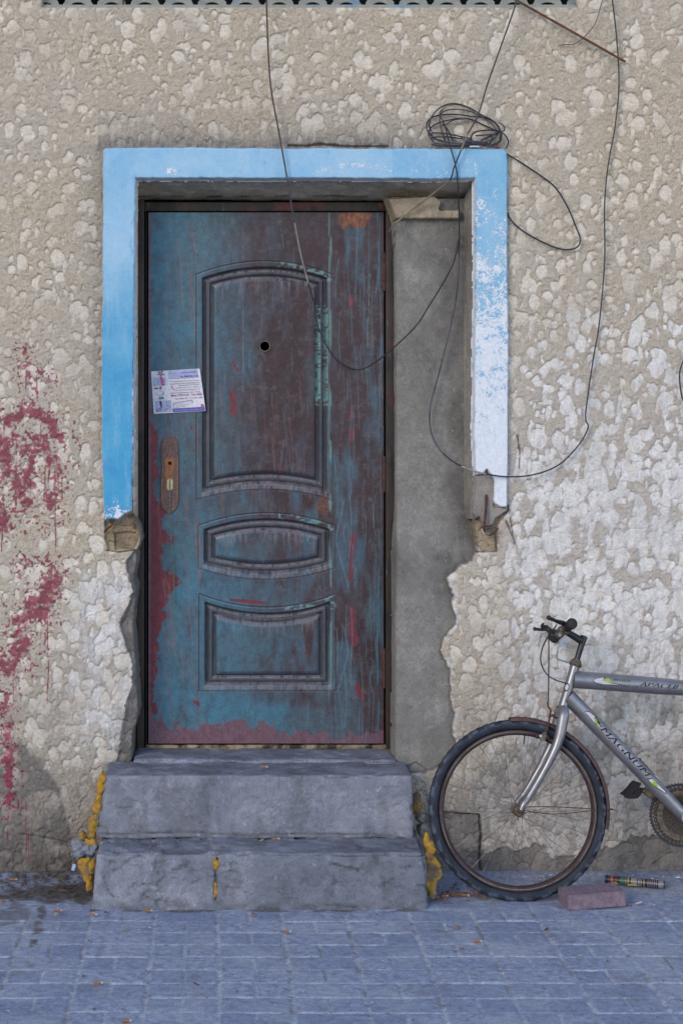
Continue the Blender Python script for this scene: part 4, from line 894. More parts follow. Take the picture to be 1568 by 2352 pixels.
cable('cable', [(1400, -60, -.03), (1406, 0, -.03), (1415, 80, -.025), (1421, 190, -.02), (1412, 290, -.02), (1396, 380, -.02), (1388, 470, -.02), (1388, 600, -.02), (1376, 740, -.02), (1361, 830, -.02), (1346, 935, -.02), (1345, 965, -.02), (1350, 982, -.02), (1330, 1020, -.02), (1285, 1066, -.022), (1230, 1089, -.03), (1170, 1095, -.04), (1115, 1088, -.045), (1060, 1071, -.01), (1018, 1042, .05), (992, 1000, .08), (987, 940, .08), (1008, 855, .08), (1034, 750, .07), (1050, 660, .06), (1054, 560, .05), (1054, 500, .03), (1051, 420, -.03), (1046, 380, -.045), (1032, 330, -.05), (1022, 290, -.05), (1010, 262, -.04), (1016, 250, -.03)],
      .0028, M['cable'], 'long dark cable looping from the top right across the right leg of the blue surround', extra=((17, 18, M['cablel'], 'worn_section'), (19, 25, M['cableg'], 'worn_section')))
cable('cord', [(1192, -30, -.07), (1180, 20, -.07), (1150, 105, -.065), (1120, 190, -.06), (1098, 262, -.06), (1075, 305, -.06), (1058, 345, -.055), (1042, 385, -.05), (1033, 412, -.04), (1000, 440, .02), (950, 478, .065), (905, 515, .08), (893, 532, .12)],
      .0030, M['cable'], 'taut thin cord running from the rusty rod over the coil into the doorway', 'cord', extra=((5, 6, M['cord'], 'worn_section'), (8, 12, M['cord'], 'worn_section')))
cable('cable', [(1162, 352, -.012), (1195, 372, -.015), (1240, 402, -.018), (1275, 430, -.018), (1303, 475, -.018), (1322, 520, -.018), (1332, 548, -.018), (1325, 567, -.018), (1300, 573, -.018), (1270, 566, -.018), (1225, 545, -.018), (1190, 522, -.015), (1170, 500, -.008), (1166, 488, -.002)],
      .0030, M['cable'], 'black cable making a teardrop loop out of the right edge of the blue surround')
cable('cable', [(1600, 800, -.02), (1575, 815, -.02), (1565, 838, -.02), (1560, 860, -.02), (1562, 890, -.02), (1568, 918, -.02), (1585, 950, -.02), (1610, 965, -.02)], .0030, M['cable'], 'dark cable curving in at the right edge of the wall')
cable('wire', [(1390, -40, -.03), (1380, 10, -.03), (1365, 55, -.025), (1340, 85, -.02), (1318, 100, -.015), (1300, 101, -.012), (1282, 103, -.01)], .0016, M['cableg'], 'thin grey wire curling behind the rusty rod at the top right', 'wire')
rd = MB(); rd.tube([W(1168, -12, -.02), W(1187, 0, -.025), W(1436, 141, -.045)], .0048, 8); tag(rd.build('rod', M['rod']), 'thin rusty rod slanting down from the grille at the top right', 'rod')
# the coil on top of the surround
CO = empty('cable_coil', W(1072, 336, -.02), 'tangled coil of dark cable lying on the top right corner of the blue surround', 'cable coil')
def zc(x, y, d): return loc(CO, W(*Zc(x, y), d))
loops = [([(205, 560), (180, 420), (290, 250), (440, 165), (600, 160), (780, 225), (940, 320), (1080, 390), (1180, 480), (1215, 560)], 'cable'),
         ([(230, 620), (150, 540), (150, 420), (250, 340), (420, 310), (620, 315), (800, 340), (980, 360), (1120, 420), (1200, 540), (1210, 600), (1190, 700), (1080, 760)], 'cable'),
         ([(200, 660), (165, 600), (205, 500), (300, 440), (450, 395), (640, 365), (800, 390), (960, 460), (1090, 520), (1190, 560)], 'cable'),
         ([(430, 760), (360, 560), (330, 400), (360, 290), (480, 240), (640, 240), (820, 285), (960, 360), (1080, 440), (1150, 530), (1190, 560), (1140, 640), (1040, 750)], 'cableg'),
         ([(370, 450), (420, 500), (480, 600), (520, 700)], 'cable'), ([(215, 580), (340, 580), (480, 600), (600, 625), (720, 650)], 'cable'), ([(230, 640), (380, 635), (520, 645), (690, 670)], 'cable'),
         ([(785, 690), (800, 610), (870, 560), (1000, 540), (1140, 545), (1240, 580), (1300, 640), (1325, 720), (1290, 810)], 'cable'), ([(850, 620), (960, 612), (1100, 600), (1200, 570)], 'cable'), ([(930, 690), (1010, 650), (1110, 600), (1200, 565)], 'cable'),
         ([(180, 600), (260, 660), (400, 705), (560, 730), (700, 730), (820, 705), (960, 715), (1080, 740)], 'cableg'), ([(190, 650), (250, 720), (380, 745), (560, 755), (760, 745), (960, 740), (1060, 760)], 'cableg'),
         ([(210, 740), (300, 765), (460, 770), (620, 768), (760, 760), (900, 750), (1010, 770)], 'cable'), ([(1220, 560), (1270, 540), (1250, 470), (1180, 430)], 'cableg'), ([(1230, 590), (1210, 700), (1130, 760)], 'cable'), ([(1150, 560), (1080, 650), (1040, 780)], 'cableg'),
         ([(400, 470), (540, 390), (700, 375)], 'cableg'), ([(640, 640), (700, 690), (820, 720), (1000, 710), (1130, 640)], 'cableg')]
for k, (pl, mm) in enumerate(loops):
    dpt = -.014-.0024*(k % 9)
    P = [zc(x, y, dpt-.008*math.sin(i*1.3+k)) for i, (x, y) in enumerate(pl)]
    MB().tube(spline(P, 6), .0027, 7).build('strand', M[mm], CO)
mb = MB(); mb.box(loc(CO, W(*Zc(740, 700), -.012)), (.012, .008, .014), bev=.002); mb.build('connector', M['cableg'], CO)
mb = MB(); mb.box(loc(CO, W(*Zc(1155, 775), -.016)), (.009, .006, .006), bev=.002); mb.build('tape', M['tred'], CO)
mb = MB(); mb.box(loc(CO, W(*Zc(830, 778), -.018)), (.018, .006, .003), bev=.001); mb.build('tape', M['paper'], CO)

# ---------------------------------------------------------------- the bicycle
LEAN = R(8); BY = -.354; BX = (1188-500)*(CAMD+BY)/F
BK = empty('bicycle', (BX, BY, 0), 'silver mountain bike with black tyres and a rusty mudguard leaning against the wall', 'bicycle')
BK.rotation_euler = (-LEAN, 0, 0)
cl, sn = math.cos(LEAN), math.sin(LEAN)
def L(px, py, off=0.0):                  # picture point -> bicycle's own coordinates, off metres towards the wall
    k = (py-900)/F
    z = (EYE-k*(CAMD+BY+off*cl)+off*sn)/(cl+k*sn)
    yw = BY+off*cl+z*sn
    return Vector(((px-500)*(CAMD+yw)/F-BX, off, z))
def lb(x, y, off=0): return L(*Zb(x, y), off)
def lm(x, y, off=0): return L(*Zm(x, y), off)
def lpd(x, y, off=0): return L(*Zp(x, y), off)
HUB = L(1188, 1861)
RT = HUB.z                               # tyre stands on the ground
def wheel(c, par, spokes=36):
    wh = bpy.data.objects.new('wheel', None); wh.location = c; wh.empty_display_size = .05; link(wh, par)
    nu, nv = 480, 28; rt = .0200; Rm = RT-rt+.001
    U, V_ = np.meshgrid(np.linspace(0, 2*math.pi, nu+1), np.linspace(0, 2*math.pi, nv+1))
    a = V_                                # 0 = outward
    ca = np.cos(a); knob = np.zeros(U.shape)
    ph1 = (U*30/math.pi) % 2; sh = (ca > .30) & (ca < .80)
    knob += .0020*sh*sst(.35, .5, np.abs(ph1-1))
    knob += .0013*(ca >= .80)*(np.abs(((U*72/math.pi) % 2)-1) > .4)
    knob += .0014*((ca > .05) & (ca <= .3))*(np.abs(((U*36/math.pi+.5) % 2)-1) < .5)
    rr = rt+knob-.0012
    rho = Rm+rr*ca; X_ = rho*np.cos(U); Z_ = rho*np.sin(U); Y_ = rr*np.sin(a)*.92
    grid('tyre', X_, Y_, Z_, None, M['tyre'], wh, dict(knob=np.clip(knob/.0020, 0, 1)*(ca < .85)), True)
    def ring(prof_, name, m, n=96):
        mb = MB(); k = len(prof_); v_ = []; f_ = []
        for i in range(n):
            t = 2*math.pi*i/n
            for (r_, y_) in prof_: v_.append((r_*math.cos(t), y_, r_*math.sin(t)))
        for i in range(n):
            for q in range(k): f_.append((i*k+q, ((i+1) % n)*k+q, ((i+1) % n)*k+(q+1) % k, i*k+(q+1) % k))
        return mb.add(v_, f_).build(name, m, wh)
    r0 = RT-.0415
    rimo = ring([(r0+.004, -.0145), (r0-.008, -.0135), (r0-.014, -.006), (r0-.014, .006), (r0-.008, .0135), (r0+.004, .0145)], 'rim', M['rim'])
    ring([(r0-.0012, -.0150), (r0-.0026, -.0150), (r0-.0026, -.0138), (r0-.0012, -.0138)], 'rim_stripe', M['gold'])
    mb = MB(); mb.revolve((0, -.05, 0), (0, 1, 0), [(0, .004), (.002, .009), (.01, .009), (.011, .017), (.018, .021), (.021, .021), (.024, .012), (.076, .012), (.079, .021), (.082, .021), (.089, .017), (.09, .009), (.10, .006)], 24)
    mb.build('hub', M['headset'], wh)
    mb = MB(); mb.revolve((0, -.066, 0), (0, 1, 0), [(0, .004), (.004, .0065), (.006, .0095), (.012, .0095), (.014, .005), (.132, .005)], 12); mb.build('axle_nut', M['rust'], wh)
    for k in range(spokes):
        t = 2*math.pi*k/spokes; s_ = -1 if k % 2 else 1; dt = (.55 if (k//2) % 2 else -.55)*1.35
        A = (.019*math.cos(t+dt), s_*.029, .019*math.sin(t+dt)); B = ((r0-.012)*math.cos(t), s_*.003, (r0-.012)*math.sin(t)); MB().tube([A, B], .0009, 5, False).build('spoke', M['spoke'], wh)
    t = 1.45; mb = MB(); mb.tube([((r0-.014)*math.cos(t), 0, (r0-.014)*math.sin(t)), ((r0-.045)*math.cos(t), 0, (r0-.045)*math.sin(t))], .0028, 8); mb.build('valve', M['mblack'], wh)
    return wh
wheel(HUB, BK)
BB = L(1572, 1877); REAR = Vector((BB.x+.435, 0, RT)); wheel(REAR, BK, 28)
def part(name, m, mb): return mb.build(name, m, BK)
# head tube and frame
H1 = lb(512, 612); H0 = lb(396, 1008)
hd = (H1-H0).normalized()
part('head_tube', M['silver'], MB().tube([H0, H0+(H1-H0)*.3, H0+(H1-H0)*.7, H1], [.0185, .0175, .0175, .0185], 24))
part('headset', M['headset'], MB().revolve(H1-hd*.001, hd, [(0, .0195), (.004, .023), (.008, .0245), (.012, .0215), (.014, .0215), (.018, .019), (.022, .0175), (.027, .0155)], 24))
part('headset', M['headset'], MB().revolve(H0+hd*.002, -hd, [(0, .0185), (.002, .0225), (.006, .0235), (.009, .0215), (.011, .0195)], 24))
TT0 = lb(495, 738); TT1 = lb(1540, 820); tdir = (TT1-TT0).normalized(); TT2 = TT0+tdir*.56
tt = part('top_tube', M['silver'], MB().tube([TT0, TT0+tdir*.05, TT0+tdir*.3, TT2], [.0320, .0315, .0305, .024], 40))
DT0 = lb(445, 900); DTe = lb(1425, 1905); ddir = (DTe-DT0).normalized(); DT1 = DT0+ddir*((BB-DT0).length)
dt = part('down_tube', M['silver'], MB().tube([DT0, DT0+ddir*.06, DT0+ddir*.3, BB+Vector((0, 0, 0))], [.0285, .0285, .0275, .0235], 40))
SEAT = Vector((TT2.x+.005, 0, TT2.z+.03))
part('seat_tube', M['silver'], MB().tube([BB, SEAT], .0165, 24))
part('seat_post', M['chrome'], MB().tube([SEAT, SEAT+(SEAT-BB).normalized()*.13], .013, 16))
sp0 = SEAT+(SEAT-BB).normalized()*.14
part('saddle', M['grip'], MB().tube([sp0+Vector((-.13, 0, .012)), sp0+Vector((-.06, 0, .014)), sp0+Vector((0, 0, .012)), sp0+Vector((.07, 0, .018)), sp0+Vector((.12, 0, .026))], [.014, .022, .036, .062, .040], 20, True, .5))
for s_ in (-1, 1):
    part('seat_stay', M['silver'], MB().tube([SEAT+Vector((.01, s_*.02, -.02)), REAR+Vector((-.01, s_*.062, .01))], [.009, .007], 12))
    part('chain_stay', M['silver'], MB().tube([BB+Vector((.02, s_*.025, 0)), REAR+Vector((0, s_*.062, 0))], [.011, .008], 12))
# fork
fk = [(392, 1012), (382, 1075), (366, 1160), (345, 1260), (312, 1362), (262, 1470), (200, 1590), (120, 1730), (45, 1850), (0, 1915)]
fr = [.0170, .0205, .0200, .0190, .0172, .0150, .0140, .0125, .0110, .0100]
for s_ in (-1, 1):
    P = [lb(x, y) for x, y in fk]; P = [Vector((p.x, s_*(.030 if i == 0 else .040+.010*min(1, i/5)), p.z)) for i, p in enumerate(P)]
    P[-1] = Vector((HUB.x+.014, s_*.055, HUB.z+.028)); P.append(Vector((HUB.x+.002, s_*.055, HUB.z+.002)))
    part('fork_blade', M['silver'], MB().tube(spline(P, 4), list(np.interp(np.linspace(0, 10, 41), range(11), fr+[.0085])), 20))
c0 = lb(388, 1040); part('fork_crown', M['silver'], MB().tube([c0+Vector((0, -.045, -.008)), c0+Vector((0, -.02, .002)), c0+Vector((0, .02, .002)), c0+Vector((0, .045, -.008))], [.016, .020, .020, .016], 16))
# head badge
bd = lb(424, 812); V = []; nn = 20
for ring_ in (1, .72):
    for k in range(nn):
        t = 2*math.pi*k/nn; x_ = .0085*ring_*math.cos(t); z_ = .0155*ring_*math.sin(t); q = Vector((bd.x+x_+z_*.22, 0, bd.z+z_))
        V.append((q.x, -.0188-.0006*(ring_ < 1), q.z))
bo = part('head_badge', M['ink'], MB().add(V, [tuple(range(nn))]+[(k, (k+1) % nn, (k+1) % nn+nn, k+nn) for k in range(nn)]))
MB().add([(x, y-.0006, z) for x, y, z in V[nn:]], [tuple(range(nn))]).build('badge_face', M['decalw'], bo, False)
# stem, bar, grips, levers
Q0 = H1+hd*.02; Q1 = lb(600, 325)
part('stem', M['mblack'], MB().tube([Q0, Q0+(Q1-Q0)*.5, Q1-(Q1-Q0)*.03, Q1], [.0105, .0110, .0135, .012], 20).tube([Q1-(Q1-Q0)*.22, lb(430, 285)], [.0145, .0120], 20))
part('stem_bolt', M['chrome'], MB().revolve(Q1, hd, [(0, .006), (.003, .006)], 6))
BC = lb(405, 270)
bn = L(*Zb(486, 205), -.21); bf = L(*Zb(312, 345), .19)
bar = [bf, bf+(BC-bf)*.35, BC+Vector((-.004, .05, -.002)), BC, BC+Vector((.004, -.05, .002)), bn+(BC-bn)*.35, bn]
part('handlebar', M['mblack'], MB().tube(spline(bar, 5), .0115, 16))
part('stem_clamp', M['headset'], MB().revolve(BC+Vector((-.002, .022, -.001)), (.06, -1, .04), [(0, .015), (.002, .0185), (.042, .0185), (.044, .015)], 20).ball(BC+Vector((-.02, -.02, -.02)), .010, 2))
def grip(e, c, s_=1):
    d_ = (c-e).normalized(); n = 18; pts = [e+d_*(.105*k/n) for k in range(n+1)]
    rr = [.0165 if k else .013 for k in range(n+1)]; rr = [.0195 if k in (1, 2) else (.0165+.0009*(k % 2)) if k else .0165 for k in range(n+1)]
    part('grip', M['grip'], MB().tube(pts, rr, 20))
grip(bn, bar[-2]); grip(bf, bar[1])
mb = MB(); a = bn+(BC-bn)*.62; mb.revolve(a, (bn-BC).normalized(), [(-.012, .014), (-.010, .017), (.010, .017), (.012, .014)], 16)
t1 = L(*Zb(340, 185), -.14); t2 = L(*Zb(262, 150), -.19)
mb.tube(spline([a+Vector((0, 0, .002)), L(*Zb(400, 205), -.13), t1, t2], 4), list(np.interp(np.linspace(0, 12, 13), [0, 4, 9, 11, 12], [.0125, .0100, .0065, .0075, .0070])), 12, True, .8); mb.ball(t2, .0090, 2)
part('brake_lever', M['mblack'], mb)
mb = MB(); a = bf+(BC-bf)*.60; mb.revolve(a, (bf-BC).normalized(), [(-.012, .014), (-.010, .017), (.010, .017), (.012, .014)], 16)
t0 = lb(250, 255, .13); t1 = lb(205, 222, .15)
mb.tube(spline([a, lb(280, 280, .12), t0, t1], 4), [.012]*4+[.011]*4+[.010]*4+[.011], 12); mb.tube(spline([t1, lb(215, 260, .15), lb(170, 262, .16), lb(132, 257, .17)], 4), [.010]*5+[.006]*7+[.0075], 10); mb.ball(lb(130, 257, .17), .0078, 2)
mb.ball(lb(226, 212, .13), .007, 2)
part('brake_lever', M['mblack'], mb)
part('lever_bolt', M['chrome'], MB().revolve(lb(228, 210, .115), (0, -1, 0), [(0, .005), (.003, .005)], 10)); part('lever_bolt', M['chrome'], MB().revolve(lb(368, 312, -.05), (-.3, -1, -.2), [(0, .008), (.004, .0065)], 10))
part('brake_cable', M['cable'], MB().tube(spline([lb(340, 215, -.10), lb(300, 270, -.09), lb(250, 340, -.07), lb(205, 430, -.05), lb(185, 530, -.04), lb(200, 620, -.03), lb(255, 700, -.025), lb(330, 745, -.022), lb(405, 770, -.02), lb(440, 790, .0)], 6), .0024, 8))
part('brake_cable', M['cable'], MB().tube(spline([lb(240, 225, .10), lb(258, 240, .08), lb(262, 330, .03), lb(262, 600, -.005), lb(260, 800, -.005), lb(258, 950, -.005)], 6), .0024, 8))
part('lamp_bracket', M['chrome'], MB().tube([lb(352, 430, -.02), lb(335, 530, -.015), lb(350, 545, -.012), lb(480, 590, 0)], [.0018, .0022, .003, .004], 8, True, .6))
# caliper brake
part('brake_caliper', M['rust'], MB().tube(spline([lb(252, 950, -.01), lb(258, 1000, -.012), lb(280, 1030, -.015), lb(272, 1090, -.02), lb(258, 1170, -.03), lb(235, 1230, -.035), lb(200, 1290, -.035)], 4), .0035, 8).tube([lb(262, 1090, -.02), lb(330, 1090, -.02)], .0075, 10).tube([lb(420, 1120, .0), lb(330, 1105, .0)], .004, 8).tube([lb(140, 1275, -.028), lb(260, 1290, -.028)], .0055, 8))
part('brake_arm', M['headset'], MB().prism([(lb(x, y).x, lb(x, y).z) for x, y in ((158, 1300), (165, 1260), (190, 1235), (222, 1240), (225, 1270), (205, 1318), (170, 1325))], -.040, -.033))
part('brake_nut', M['chrome'], MB().revolve(lb(185, 1278, -.040), (0, -1, 0), [(0, .006), (.003, .005)], 10).revolve(lb(236, 1108, -.025), (0, -1, 0), [(0, .0045), (.004, .004)], 8).revolve(lb(290, 1108, -.025), (0, -1, 0), [(0, .0045), (.004, .004)], 8))
# mudguard: curved strip
nt = 70; prof_ = [(-.021, -.010), (-.018, -.002), (-.010, .0025), (0, .004), (.010, .0025), (.018, -.002), (.021, -.010)]; V = []; Fq = []
for i in range(nt):
    t = R(94-106*i/(nt-1)); rad = RT+.006+.004*math.sin(i/nt*3)
    cx_ = HUB.x+rad*math.cos(t); cz_ = HUB.z+rad*math.sin(t); n_ = Vector((math.cos(t), 0, math.sin(t)))
    for q, (yy, rr_) in enumerate(prof_): V.append(Vector((cx_, yy, cz_))+n_*rr_)
    for q, (yy, rr_) in enumerate(prof_[::-1]): V.append(Vector((cx_, yy*.96, cz_))+n_*(rr_-.0015))
k = 14
for i in range(nt-1):
    for q in range(k): Fq.append((i*k+q, (i+1)*k+q, (i+1)*k+(q+1) % k, i*k+(q+1) % k))
Fq += [tuple(range(k)), tuple(range((nt-1)*k, nt*k))[::-1]]
part('mudguard', M['fender'], MB().add(V, Fq))
mg = lm(1165, 1228)
for s_ in (-1, 1):
    part('mudguard_stay', M['rust'], MB().tube(spline([HUB+Vector((.01, s_*.056, .004)), lm(800, 1212, s_*.05) if s_ > 0 else lm(820, 1255, s_*.05), Vector((mg.x-.06, s_*.04, mg.z-.002*s_)), Vector((mg.x+.002, s_*.018, mg.z))], 5), .0016, 6))
# drivetrain
CH = Vector((BB.x, .045, BB.z)); nT = 44
def ringprof(r_in, r_out, y_, th, teeth, m, name, par):
    n = teeth*4; v_ = []; f_ = []
    for i in range(n):
        t = 2*math.pi*i/n; ro = r_out+(.0035 if i % 4 in (1, 2) else 0)
        for (r_, yy) in ((r_in, y_), (ro, y_), (ro, y_+th), (r_in, y_+th)): v_.append((CH.x+r_*math.cos(t), yy, CH.z+r_*math.sin(t)))
    for i in range(n):
        for q in range(4): f_.append((i*4+q, ((i+1) % n)*4+q, ((i+1) % n)*4+(q+1) % 4, i*4+(q+1) % 4))
    return MB().add(v_, f_).build(name, m, par)
cr = part('chainring', M['chain'], MB().revolve(CH+Vector((0, -.001, 0)), (0, 1, 0), [(0, .076), (.003, .076)], 48))
ringprof(.070, .088, .040, .003, 38, M['headset'], 'small_ring', cr); ringprof(.074, .100, .048, .003, 44, M['chain'], 'large_ring', cr)
mb = MB()
for i in range(46):
    t = 2*math.pi*i/46+.03
    if -.3 < t < 1.3: continue
    mb.revolve((CH.x+.0965*math.cos(t), .0435, CH.z+.0965*math.sin(t)), (0, 1, 0), [(0, .0034), (.0075, .0034)], 6)
mb.build('chain', M['headset'], cr)
ringprof(.103, .112, .056, .002, 60, M['cable'], 'chain_guard', cr)
part('bottom_bracket', M['silver'], MB().revolve(BB+Vector((0, -.036, 0)), (0, 1, 0), [(0, .014), (0, .021), (.072, .021), (.072, .014)], 28))
p0 = CH+Vector((0, .02, 0)); p1 = lpd(760, 680, .075); part('crank', M['headset'], MB().tube([p0, p0+(p1-p0)*.5, p1], [.016, .0135, .0125], 14, True, .7))
q1 = p0-(p1-p0); q1.y = -.07; part('crank', M['headset'], MB().tube([Vector((BB.x, -.055, BB.z)), q1], [.016, .0125], 14, True, .7))
def pedal(pts, off0, off1, name='pedal'):
    q = [lpd(x, y, .09) for x, y in pts]; mb = MB(); mb.prism([(p.x, p.z) for p in q], off0, off1); return mb
pm = pedal([(365, 800), (400, 850), (480, 868), (640, 862), (700, 800), (740, 730), (735, 640), (640, 640), (560, 760), (470, 790)], .085, .10); pm = pm.add(*(lambda a: (a.v, a.f))(pedal([(365, 800), (440, 745), (530, 650), (600, 560), (650, 525), (715, 545), (700, 600), (600, 690), (520, 770)], .085, .165)))
pm.tube([p1+Vector((0, -.005, 0)), p1+Vector((-.008, .09, -.004))], .007, 10)
po_ = part('pedal', M['grip'], pm)
rp = Vector((q1.x, -.12, q1.z)); part('pedal', M['grip'], MB().box(rp, (.045, .04, .009), bev=.004).tube([q1, rp], .006, 8))
# decals wrapped on the tubes
def frame_of(a, d_): up = Vector((0, 0, 1)); up = (up-d_*up.dot(d_)).normalized(); return a, d_, up
def wrap_mesh(me, m, name, par, a, d_, rad, s0, c0_, lift=.0007):
    """me in (s,t) metres: s along the tube, t up; wrapped on the tube's near side"""
    bm = bmesh.new(); bm.from_mesh(me); bmesh.ops.triangulate(bm, faces=bm.faces[:])
    for lv in np.arange(-.024, .0241, .003): bmesh.ops.bisect_plane(bm, geom=bm.verts[:]+bm.edges[:]+bm.faces[:], plane_co=(0, lv-c0_, 0), plane_no=(0, 1, 0))
    _, dd_, up = frame_of(a, d_); nr = Vector((0, -1, 0))
    for q in bm.verts:
        s_ = q.co.x+s0; t_ = q.co.y+c0_; an = t_/rad; p = a+dd_*s_; q.co = p+(up*math.sin(an)+nr*math.cos(an))*(rad+lift)
    bm.to_mesh(me); bm.free(); me.materials.clear(); me.materials.append(m); return link(bpy.data.objects.new(name, me), par)
def tube_text(body, hgt, wid, a, d_, rad, s0, c0_, m, par, shear=.25, lift=.0016, bold=.006):
    me = text('lettering', body, 1, m, None, shear, 3, bold); xs_ = [q.co.x for q in me.vertices]; ys_ = [q.co.y for q in me.vertices]; x0, x1, y0, y1_ = min(xs_), max(xs_), min(ys_), max(ys_)
    for q in me.vertices: q.co = Vector(((q.co.x-x0)/(x1-x0)*wid, (q.co.y-y0)/(y1_-y0)*hgt, 0))
    return wrap_mesh(me, m, 'lettering', par, a, d_, rad, s0, c0_, lift)
def tube_shape(pts, a, d_, rad, m, par, lift=.0008, name='decal'):
    me = bpy.data.meshes.new(name); me.from_pydata([(x, y, 0) for x, y in pts], [], [tuple(range(len(pts)))]); me.update()
    return wrap_mesh(me, m, name, par, a, d_, rad, 0, 0, lift)
def sT(x, y): p = lb(x, y); return (p-TT0).dot(tdir), (p-TT0).dot(frame_of(TT0, tdir)[2])
def sD(x, y): p = lb(x, y); return (p-DT0).dot(ddir), (p-DT0).dot(frame_of(DT0, ddir)[2])
def asn(pts, rad): return [(s_, rad*math.asin(max(-.95, min(.95, t_/rad)))) for s_, t_ in pts]
rT = .0318; rD = .0285
def shp(zf, pts, a, d_, rad, m, par, lift): tube_shape(asn([zf(*p) for p in pts], rad), a, d_, rad, m, par, lift)
shp(sT, [(660, 745), (690, 728), (790, 713), (770, 735), (830, 768), (940, 785), (935, 792), (760, 788), (690, 770)], TT0, tdir, rT, M['ink'], tt, .0009)
shp(sT, [(666, 745), (694, 731), (775, 718), (762, 737), (828, 772), (925, 787), (760, 783), (694, 766)], TT0, tdir, rT, M['decalw'], tt, .0010)
shp(sT, [(752, 742), (775, 733), (830, 723), (815, 738), (850, 760), (900, 771), (800, 765)], TT0, tdir, rT, M['decalg'], tt, .0013)
shp(sT, [(1500, 835), (1545, 822), (1548, 800), (1500, 800), (1520, 815)], TT0, tdir, rT, M['decalg'], tt, .0013)
shp(sD, [(585, 1035), (640, 1045), (700, 1090), (720, 1130), (740, 1150), (735, 1165), (760, 1185), (740, 1190), (690, 1160), (640, 1110)], DT0, ddir, rD, M['ink'], dt, .0005)
shp(sD, [(592, 1042), (640, 1052), (690, 1092), (676, 1110), (700, 1150), (690, 1155), (645, 1108)], DT0, ddir, rD, M['decalw'], dt, .0010)
shp(sD, [(672, 1098), (700, 1110), (712, 1150), (740, 1180), (725, 1192), (690, 1150)], DT0, ddir, rD, M['decalg'], dt, .0013)
shp(sD, [(1180, 1682), (1225, 1672), (1300, 1740), (1365, 1800), (1362, 1825), (1290, 1780), (1215, 1730)], DT0, ddir, rD, M['ink'], dt, .0005)
shp(sD, [(1190, 1688), (1225, 1680), (1298, 1748), (1356, 1803), (1355, 1817), (1290, 1772), (1222, 1724)], DT0, ddir, rD, M['decalw'], dt, .0010)
shp(sD, [(1215, 1725), (1240, 1705), (1235, 1685), (1262, 1705), (1285, 1755), (1250, 1750)], DT0, ddir, rD, M['decalg'], dt, .0013)
def putT(zf, p0, p1, hgt, body, a, d_, rad, m, par, shear=.25):
    s0, t0_ = zf(*p0); s1, t1_ = zf(*p1); t0_ = rad*math.asin(max(-.9, min(.9, t0_/rad))); 
    tube_text(body, hgt, s1-s0, a, d_, rad, s0, t0_, m, par, shear)
def outlined(zf, p0, p1, hgt, body, a, d_, rad, par, shear):
    s0, t0_ = zf(*p0); s1, _ = zf(*p1); t0_ = rad*math.asin(max(-.9, min(.9, t0_/rad)))
    e = hgt*.075
    for q, (dx, dy_) in enumerate(((-e, 0), (e, 0), (0, -e), (0, e))):
        o_ = tube_text(body, hgt, s1-s0, a, d_, rad, s0+dx, t0_+dy_, M['decalw'], par, shear, .0011+.00006*q, 0); o_.name = 'lettering_outline'
    for q in (-1, 0, 1): tube_text(body, hgt, s1-s0, a, d_, rad, s0+q*e*.6, t0_, M['ink'], par, shear, .0017+.00006*q, 0)
outlined(sT, (862, 752), (1020, 763), .0095, 'MTB26', TT0, tdir, rT, tt, .2)
outlined(sT, (925, 802), (1085, 812), .0065, '20SPEED', TT0, tdir, rT, tt, .2)
outlined(sT, (1100, 800), (1510, 826), .0160, 'APACHE', TT0, tdir, rT, tt, .4)
outlined(sD, (732, 1215), (1180, 1680), .0225, 'MAGNUM', DT0, ddir, rD, dt, .3)
mb = MB(); mb.tube([lb(1120, 1490, -.005), lb(1265, 1650, -.005)], .003, 8)
for q in range(5): mb.ball(lb(1130+30*q, 1500+34*q, -.005), .0045, 1, (1, 1, 1), .4, q)
part('bottle_cage_stub', M['rust'], mb)
part('cable_stop', M['chrome'], MB().tube([lb(540, 1075, 0), lb(548, 1098, 0)], .005, 8))

# ---------------------------------------------------------------- loose things on the ground
G = lambda px, py: Vector(((px-500)*(EYE*F/(py-900))/F, EYE*F/(py-900)-CAMD, 0))
bp = G(1361, 2088); 
bm = bmesh.new(); bmesh.ops.create_cube(bm, size=1)
for q in bm.verts: q.co = Vector((q.co.x*.215, q.co.y*.105, q.co.z*.054))
bmesh.ops.bevel(bm, geom=bm.edges[:], offset=.003, segments=2, affect='EDGES'); bmesh.ops.subdivide_edges(bm, edges=bm.edges[:], cuts=7, use_grid_fill=True)
pp = np.array([q.co for q in bm.verts]); dd = .0022*(fbm3(pp, .02, 3, 3)-.5)
for q, d_ in zip(bm.verts, dd): q.co += q.co.normalized()*d_
me = bpy.data.meshes.new('brick'); bm.to_mesh(me); bm.free(); me.materials.append(M['brick'])
br = link(bpy.data.objects.new('brick', me)); br.location = (bp.x+.006, bp.y+.045, .031); br.rotation_euler = (R(2), R(-1.5), R(9)); tag(br, 'dusty mauve brick lying on the pavement beside the front wheel', 'brick')
